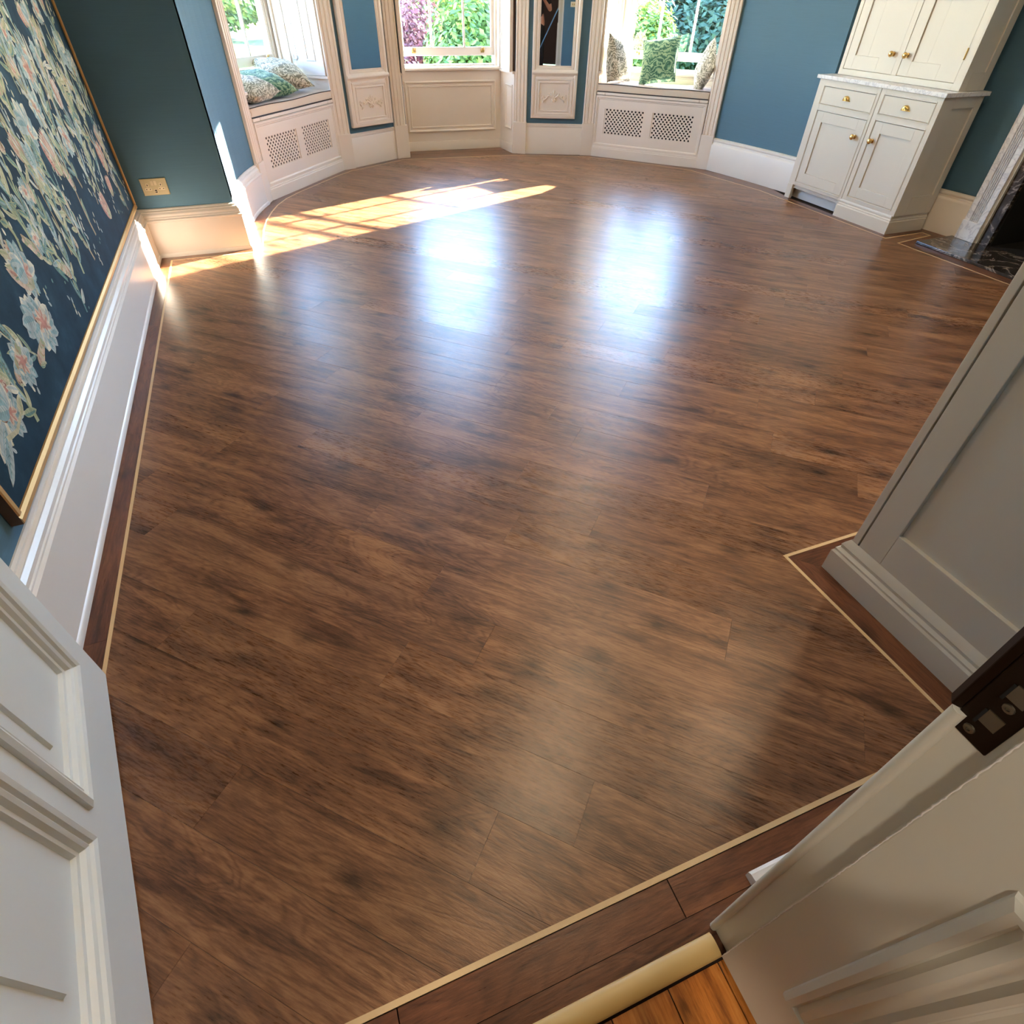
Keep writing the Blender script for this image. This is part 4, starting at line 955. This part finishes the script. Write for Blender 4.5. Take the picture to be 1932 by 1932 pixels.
# ------------------------------------------------------------------ fireplace
fp = empty('fireplace_surround', (5.71, 3.63, 0), 0, label='white marble fireplace surround with fluted jambs', cat='fireplace')
def jamb(y0, y1, inner):
    s_ = 1
    m = MB(); w = y1 - y0
    n = 5; prof = [(XR - 5.71 - .005, y0), (0, y0), (0, y0 + .022)]
    for k in range(n):
        c = y0 + .045 + (w - .09) * (k + .5) / n; hw = (w - .09) / n * .36
        prof += [(0, c - hw), (.020, c - hw * .7), (.020, c + hw * .7), (0, c + hw)]
    prof += [(0, y1 - .022), (0, y1), (XR - 5.71 - .005, y1)]
    m.prism(prof, .172, 1.22)
    j = m.build('jamb', MT['marble'], fp)
    MB().box(-.008, XR - 5.71 - .003, y0 - .004, y1 + .004, .022, .172).build('plinth_block', MT['marble'], j, bevel=.003)
    yi = y0 if inner < 0 else y1; yo = yi + inner * .055
    sl = MB(); sl.box(.020, .075, min(yi, yi + inner * .022), max(yi, yi + inner * .022), .022, 1.10); sl.build('inner_moulding', MT['lining'], j)
    MB().box(.045, .078, min(yi + inner * .022, yi + inner * .10), max(yi + inner * .022, yi + inner * .10), .022, 1.10).build('slip', MT['darkmarble'], j)
jamb(-.178, -.005, -1)
jamb(2.02 - 3.63, 2.193 - 3.63, 1)
MB().box(.002, .076, -1.62, .0, 1.222, 1.40).build('frieze', MT['marble'], fp, bevel=.004)
MB().box(-.12, .076, -1.70, .08, 1.402, 1.45).build('mantel_shelf', MT['marble'], fp, bevel=.008)
MB().box(.045, .078, -1.40, -.21, 1.02, 1.10).build('slip_header', MT['darkmarble'], fp)
fb = MB(); fb.box(.0795, .50, -1.325, -1.305, .0, 1.07).box(.0795, .50, -.290, -.272, .0, 1.07).box(.50, .52, -1.325, -.272, .0, 1.07).box(.0795, .5, -1.325, -.272, 1.05, 1.07).box(.0795, .5, -1.325, -.272, .0, .02)
fb.build('firebox', MT['soot'], fp)
MB().prism([(5.283, 3.662), (5.73, 3.672), (5.735, 3.64), (XR - .002, 3.64), (XR - .002, 2.0), (5.258, 2.0)], .0005, .022).build('hearth_slab', MT['darkmarble'], None, bevel=.004, label='polished dark marble hearth slab with pale veins in front of the fireplace', cat='hearth')

# ------------------------------------------------------------------ ceiling lamps (out of frame, glint in the floor)
for k, (x, y) in enumerate(((2.95, 1.70), (.83, 1.55), (1.95, 2.85), (3.1, 5.2))):
    o = empty('ceiling_light', (x, y, CEIL), 0, label='small round brass ceiling light ' + ('beside the tall cupboard', 'above the doorway end of the floor', 'in the middle of the ceiling', 'near the dresser')[k], cat='ceiling light', group='ceiling lights')
    MB().revolve([(.10, -.03), (.11, -.02), (.11, -.001)], (0, 0, 0), 'z', 20).build('ring', MT['brass'], o, smooth=40)
    MB().revolve([(.02, -.037), (.08, -.034), (.09, -.031)], (0, 0, 0), 'z', 20).build('diffuser', MT['lamp'], o, smooth=40)
    ld = bpy.data.lights.new('lamp', 'AREA'); ld.shape = 'DISK'; ld.size = .16 * S; ld.energy = LAMP_W; ld.color = (1.0, .80, .58); ld.spread = radians(170)
    lo = bpy.data.objects.new('lamp', ld); COL.objects.link(lo); lo.parent = o; lo.location = (0, 0, -.06)
ld = bpy.data.lights.new('hall_lamp', 'AREA'); ld.shape = 'DISK'; ld.size = .3 * S; ld.energy = 24; ld.color = (1.0, .93, .82)
ho = empty('ceiling_light', (-1.1, -1.7, CEIL), 0, label='round ceiling light in the hall behind the doorway', cat='ceiling light')
MB().revolve([(.16, -.05), (.17, -.02), (.17, -.001)], (0, 0, 0), 'z', 20).build('shade', MT['hallshade'], ho, smooth=40)
lo = bpy.data.objects.new('hall_lamp', ld); COL.objects.link(lo); lo.parent = ho; lo.location = (0, 0, -.09)

# ------------------------------------------------------------------ garden
GZ = -1.2
MB().prism([(60 * cos(2 * pi * k / 40) + 2, 60 * sin(2 * pi * k / 40) + 5) for k in range(40)], GZ - .3, GZ).build('garden_ground', MT['soil'], label='grassy garden ground outside the windows', cat='ground', kind='structure')
def patch(name, mat, pts, label, z=.01): MB().prism(pts, GZ, GZ + z).build(name, mat, label=label, cat=name.split('_')[-1], kind='structure')
patch('gravel_drive', MT['gravel'], [(.25, 11), (3.2, 13), (4.2, 18), (7, 32), (4, 46), (1.1, 46)], 'pale gravel drive outside the middle window')
patch('yellow_field', MT['rape'], [(-8, 13), (.12, 13), (.9, 46), (-8, 46)], 'bright yellow field beyond the garden', .02)
FO = {'green': [foliage('leaf_green_a', (58, 92, 44), (96, 128, 60)), foliage('leaf_green_b', (88, 120, 48), (132, 150, 66))],
      'dark': [foliage('leaf_dark_a', (34, 62, 50), (62, 92, 70)), foliage('leaf_dark_b', (48, 76, 64), (80, 108, 86))],
      'plum': [foliage('leaf_plum_a', (98, 54, 66), (138, 84, 92)), foliage('leaf_plum_b', (120, 76, 84), (150, 104, 104))],
      'gold': [foliage('leaf_gold_a', (140, 144, 46), (178, 170, 62)), foliage('leaf_gold_b', (110, 132, 50), (150, 156, 66))]}
def tree(name, x, y, r, h, n, kind, label, cat, seed, zb=None, ls=.07):
    rnd = random.Random(seed); o = empty(name, (x, y, GZ), 0, label=label, cat=cat)
    zc = h * .58
    lobes = [(0, 0, zc, r * .8, h * .42)] + [(r * .62 * cos(a), r * .62 * sin(a), h * rnd.uniform(.25, .78), r * rnd.uniform(.34, .55), h * rnd.uniform(.16, .26)) for a in [2 * pi * k / 8 + rnd.uniform(-.3, .3) for k in range(8)]]
    m = MB()
    for k in range(n):
        lx, ly, lz, lr, lh = lobes[k % len(lobes)]
        th = rnd.uniform(0, 2 * pi); c = rnd.uniform(-1, 1); s_ = sqrt(1 - c * c); q = rnd.uniform(.70, 1.06)
        p = Vector((lx + lr * q * s_ * cos(th), ly + lr * q * s_ * sin(th), max(.12, lz + lh * q * c)))
        nrm = (Vector((s_ * cos(th), s_ * sin(th), c * .8 + .4)) + Vector((rnd.uniform(-.8, .8), rnd.uniform(-.8, .8), rnd.uniform(-.8, .8)))).normalized()
        a = nrm.orthogonal().normalized(); b = nrm.cross(a); sz = ls * rnd.uniform(.6, 1.4)
        m.add([p - a * sz * .5, p + b * sz, p + a * sz * .5, p - b * sz], [(0, 1, 2, 3)], rnd.randint(0, 1))
    f = m.build('foliage', FO[kind], o); f['kind'] = 'stuff'
    t = MB(); t.tube([(0, 0, -.1), (.03, .02, h * .25), (0, 0, h * .55)], [.05 * r + .03, .04 * r + .02, .02], 8)
    for a in (0.4, 2.3, 4.4): t.tube([(0, 0, h * .22), (r * .3 * cos(a), r * .3 * sin(a), h * .4), (r * .5 * cos(a), r * .5 * sin(a), h * .6)], [.03, .02, .01], 6)
    t.build('trunk', MT['bark'], o, smooth=60)
tree('plum_tree', 3.6, 18.5, 1.5, 4.0, 11000, 'plum', 'reddish purple leaved tree outside the middle window', 'tree', 1, ls=.06)
tree('leafy_bush', 4.9, 15.2, 1.25, 3.1, 16000, 'green', 'rounded mid green bush outside the middle window', 'bush', 2)
tree('leafy_bush', 6.7, 20.5, 2.0, 4.6, 16000, 'green', 'tall pale green bush behind the rounded one', 'bush', 3, ls=.055)
tree('golden_bush', 6.2, 13.4, .72, 2.6, 7000, 'gold', 'yellow green bush at the edge of the middle window', 'bush', 4, ls=.055)
tree('golden_bush', 8.4, 14.6, .95, 2.7, 8000, 'gold', 'yellow green bush behind the upright green cushion', 'bush', 5, ls=.055)
tree('leafy_bush', 7.35, 12.1, .75, 3.0, 9000, 'green', 'mid green bush beside the beige upright cushion', 'bush', 6, ls=.06)
tree('dark_tree', 11.4, 16.2, 2.2, 5.2, 22000, 'dark', 'large dark blue green tree outside the right-hand window', 'tree', 7, ls=.085)
tree('dark_tree', 16.2, 20.6, 2.6, 5.6, 18000, 'dark', 'second dark tree standing farther back than the large one', 'tree', 8, ls=.10)
tree('golden_bush', 10.6, 11.6, .7, 2.5, 6000, 'gold', 'yellow green bush under the dark trees', 'bush', 9, ls=.055)
hx = [(-8.5, 52), (-.4, 53), (7.9, 53), (16.2, 52)]
for k, (x, y) in enumerate(hx): tree('hedge_tree', x, y, 3.7, 2.9, 9000, 'green', ('far hedgerow tree beyond the yellow field, %s of four in a row' % ('first', 'second', 'third', 'fourth')[k]), 'tree', 20 + k, ls=.20)

# ------------------------------------------------------------------ pale blue pole and photographer in the doorway (seen in the mirror)
MT['polepaint'] = paint('pale_blue_pole_paint', (120, 176, 222), 0.4)
MB().tube([(-.33, -.24, .0), (.545, -.24, 1.48)], .011, 10).build('broom_handle', MT['polepaint'], smooth=60, label='pale blue pole leaning in the doorway, seen in the mirror', cat='pole')
MT['skin'] = paint('skin', (206, 150, 126), 0.5)
MT['black'] = cloth('black_shirt_cloth', (30, 30, 36)); MT['trouser'] = cloth('dark_trouser_cloth', (26, 27, 34)); MT['hair'] = paint('dark_hair', (44, 32, 24), 0.6, .2, .3); MT['shoe'] = paint('black_shoe', (24, 22, 22), 0.4)
def skinned(name, mat, chains, parent, sub=2):
    """chains: lists of (x, y, z, radius) in metres; equal points are welded"""
    vs, rad, ed, key = [], [], [], {}
    for ch in chains:
        prev = None
        for x, y, z, r in ch:
            k = (round(x, 4), round(y, 4), round(z, 4))
            if k not in key: key[k] = len(vs); vs.append((x / S, y / S, z / S)); rad.append(r)
            if prev is not None and prev != key[k]: ed.append((prev, key[k]))
            prev = key[k]
    me = bpy.data.meshes.new(name); me.from_pydata(vs, ed, []); me.materials.append(mat)
    o = bpy.data.objects.new(name, me); COL.objects.link(o); o.parent = parent
    sk = o.modifiers.new('skin', 'SKIN'); sk.use_smooth_shade = True
    for i, r in enumerate(rad):
        d = me.skin_vertices[0].data[i]; d.radius = (r, r); d.use_root = (i == 0)
    ss = o.modifiers.new('smooth', 'SUBSURF'); ss.levels = sub; ss.render_levels = sub
    return o
ph_o = empty('person', (0, 0, 0), -YAW, label='person in dark clothes holding up a phone in the doorway, seen in the mirror', cat='person')
PZ = -.012 * S
def hand(s_, wx, wy, wz, gx, gy, gz):
    """wrist -> palm -> five fingers curled round the phone edge"""
    px, py, pz = wx + (gx - wx) * .55, wy + (gy - wy) * .55, wz + (gz - wz) * .55
    ch = []
    for q, (dz, ln) in enumerate(((.030, .92), (.012, 1.0), (-.006, .95), (-.022, .78))):
        k = (px + .002 * q, py + .012, pz + dz)
        a = (gx + s_ * .016, gy - .004, gz + dz * 1.1); b = (gx + s_ * .004, gy + .004 * ln - .002, gz + dz * 1.1 + .002)
        ch.append([(px, py, pz, .020), k + (.0095,), a + (.0082,), b + (.0072,)])
    ch.append([(px, py, pz, .020), (px - s_ * .004, py - .014, pz + .030, .0115), (gx + s_ * .008, gy - .030, gz + .042, .0095), (gx - s_ * .012, gy - .026, gz + .052, .0080)])
    return ch
HC = (0, -.37, 1.545)
body = [[(0, -.41, .90, .125), (0, -.41, 1.06, .110), (0, -.41, 1.22, .125), (0, -.40, 1.33, .075), (0, -.395, 1.41, .052), (HC[0], HC[1] - .01, 1.475, .066), (HC[0], HC[1], 1.55, .084), (HC[0], HC[1] - .005, 1.61, .070)]]
for s_ in (-1, 1):
    body.append([(0, -.40, 1.33, .075), (s_ * .12, -.405, 1.335, .058), (s_ * .175, -.41, 1.305, .050), (s_ * .225, -.42, 1.17, .043), (s_ * .262, -.415, 1.045, .037), (s_ * .20, -.30, 1.12, .035), (s_ * .135, -.18, 1.20, .024), (s_ * .118, -.150, 1.222, .022)])
    body.append([(0, -.41, .90, .125), (s_ * .09, -.41, .84, .085), (s_ * .098, -.395, .50, .056), (s_ * .10, -.42, .10, .036), (s_ * .10, -.43, .045, .036), (s_ * .112, -.33, .03, .032), (s_ * .118, -.27, .025, .026)])
    px, py, pz = s_ * .118, -.150, 1.222
    gx, gy, gz = s_ * .040, -.052, 1.335
    pm_ = (px + (gx - px) * .55, py + (gy - py) * .55, pz + (gz - pz) * .55)
    body.append([(px, py, pz, .022), pm_ + (.020,)]); body += hand(s_, px, py, pz, gx, gy, gz)
body.append([(HC[0], HC[1], 1.55, .084), (HC[0], HC[1] + .085, 1.535, .016)])
for s_ in (-1, 1): body.append([(HC[0], HC[1], 1.55, .084), (s_ * .082, HC[1] - .01, 1.545, .014)])
bd = skinned('body', MT['skin'], body, ph_o)
shirt = [[(0, -.41, .86, .150), (0, -.41, 1.06, .132), (0, -.41, 1.22, .148), (0, -.403, 1.335, .088), (0, -.398, 1.375, .066)]]
for s_ in (-1, 1): shirt.append([(0, -.403, 1.335, .088), (s_ * .12, -.405, 1.34, .072), (s_ * .178, -.41, 1.308, .064), (s_ * .222, -.42, 1.17, .058), (s_ * .234, -.42, 1.125, .056)])
skinned('shirt', MT['black'], shirt, ph_o)
tr = [[(0, -.41, .93, .140), (0, -.41, .86, .138)]]
for s_ in (-1, 1): tr.append([(0, -.41, .86, .138), (s_ * .094, -.41, .80, .100), (s_ * .10, -.395, .50, .072), (s_ * .102, -.42, .12, .056), (s_ * .102, -.42, .085, .055)])
skinned('trousers', MT['trouser'], tr, ph_o)
skinned('hair', MT['hair'], [[(0, HC[1] - .05, 1.53, .062), (0, HC[1] - .03, 1.60, .080), (0, HC[1] + .03, 1.645, .045)]], ph_o)
for s_ in (-1, 1):
    skinned('shoe', MT['shoe'], [[(s_ * .10, -.45, .05, .050), (s_ * .104, -.40, .045, .050), (s_ * .114, -.31, .038, .043), (s_ * .12, -.255, .032, .034)]], ph_o)
    MB().revolve([(.001, -.012 / S), (.010 / S, -.006 / S), (.011 / S, 0), (.008 / S, .008 / S), (.001, .010 / S)], (s_ * .032 / S, (HC[1] + .074) / S, 1.562 / S), 'y', 12).build('eye', MT['hole'], ph_o, smooth=60)
MB().box(-.02 / S, .02 / S, (HC[1] + .074) / S, (HC[1] + .080) / S, 1.500 / S, 1.506 / S).build('mouth', MT['iron'], ph_o)
pho = MB().box(-.038 / S, .038 / S, -.048 / S, -.039 / S, 1.262 / S, 1.372 / S).build('phone', MT['hole'], None, (0, 0, 0), -YAW, bevel=.004, label='black phone held up in both hands by the person, seen in the mirror', cat='phone')

# ------------------------------------------------------------------ bring the whole layout to metres
for me in bpy.data.meshes: me.transform(Matrix.Diagonal((S, S, S, 1)))
for o in SC.objects:
    if o is cam or o.type == 'CAMERA' or o is sun: continue
    o.location = o.location * S
    for md in o.modifiers:
        if md.type == 'BEVEL': md.width *= S
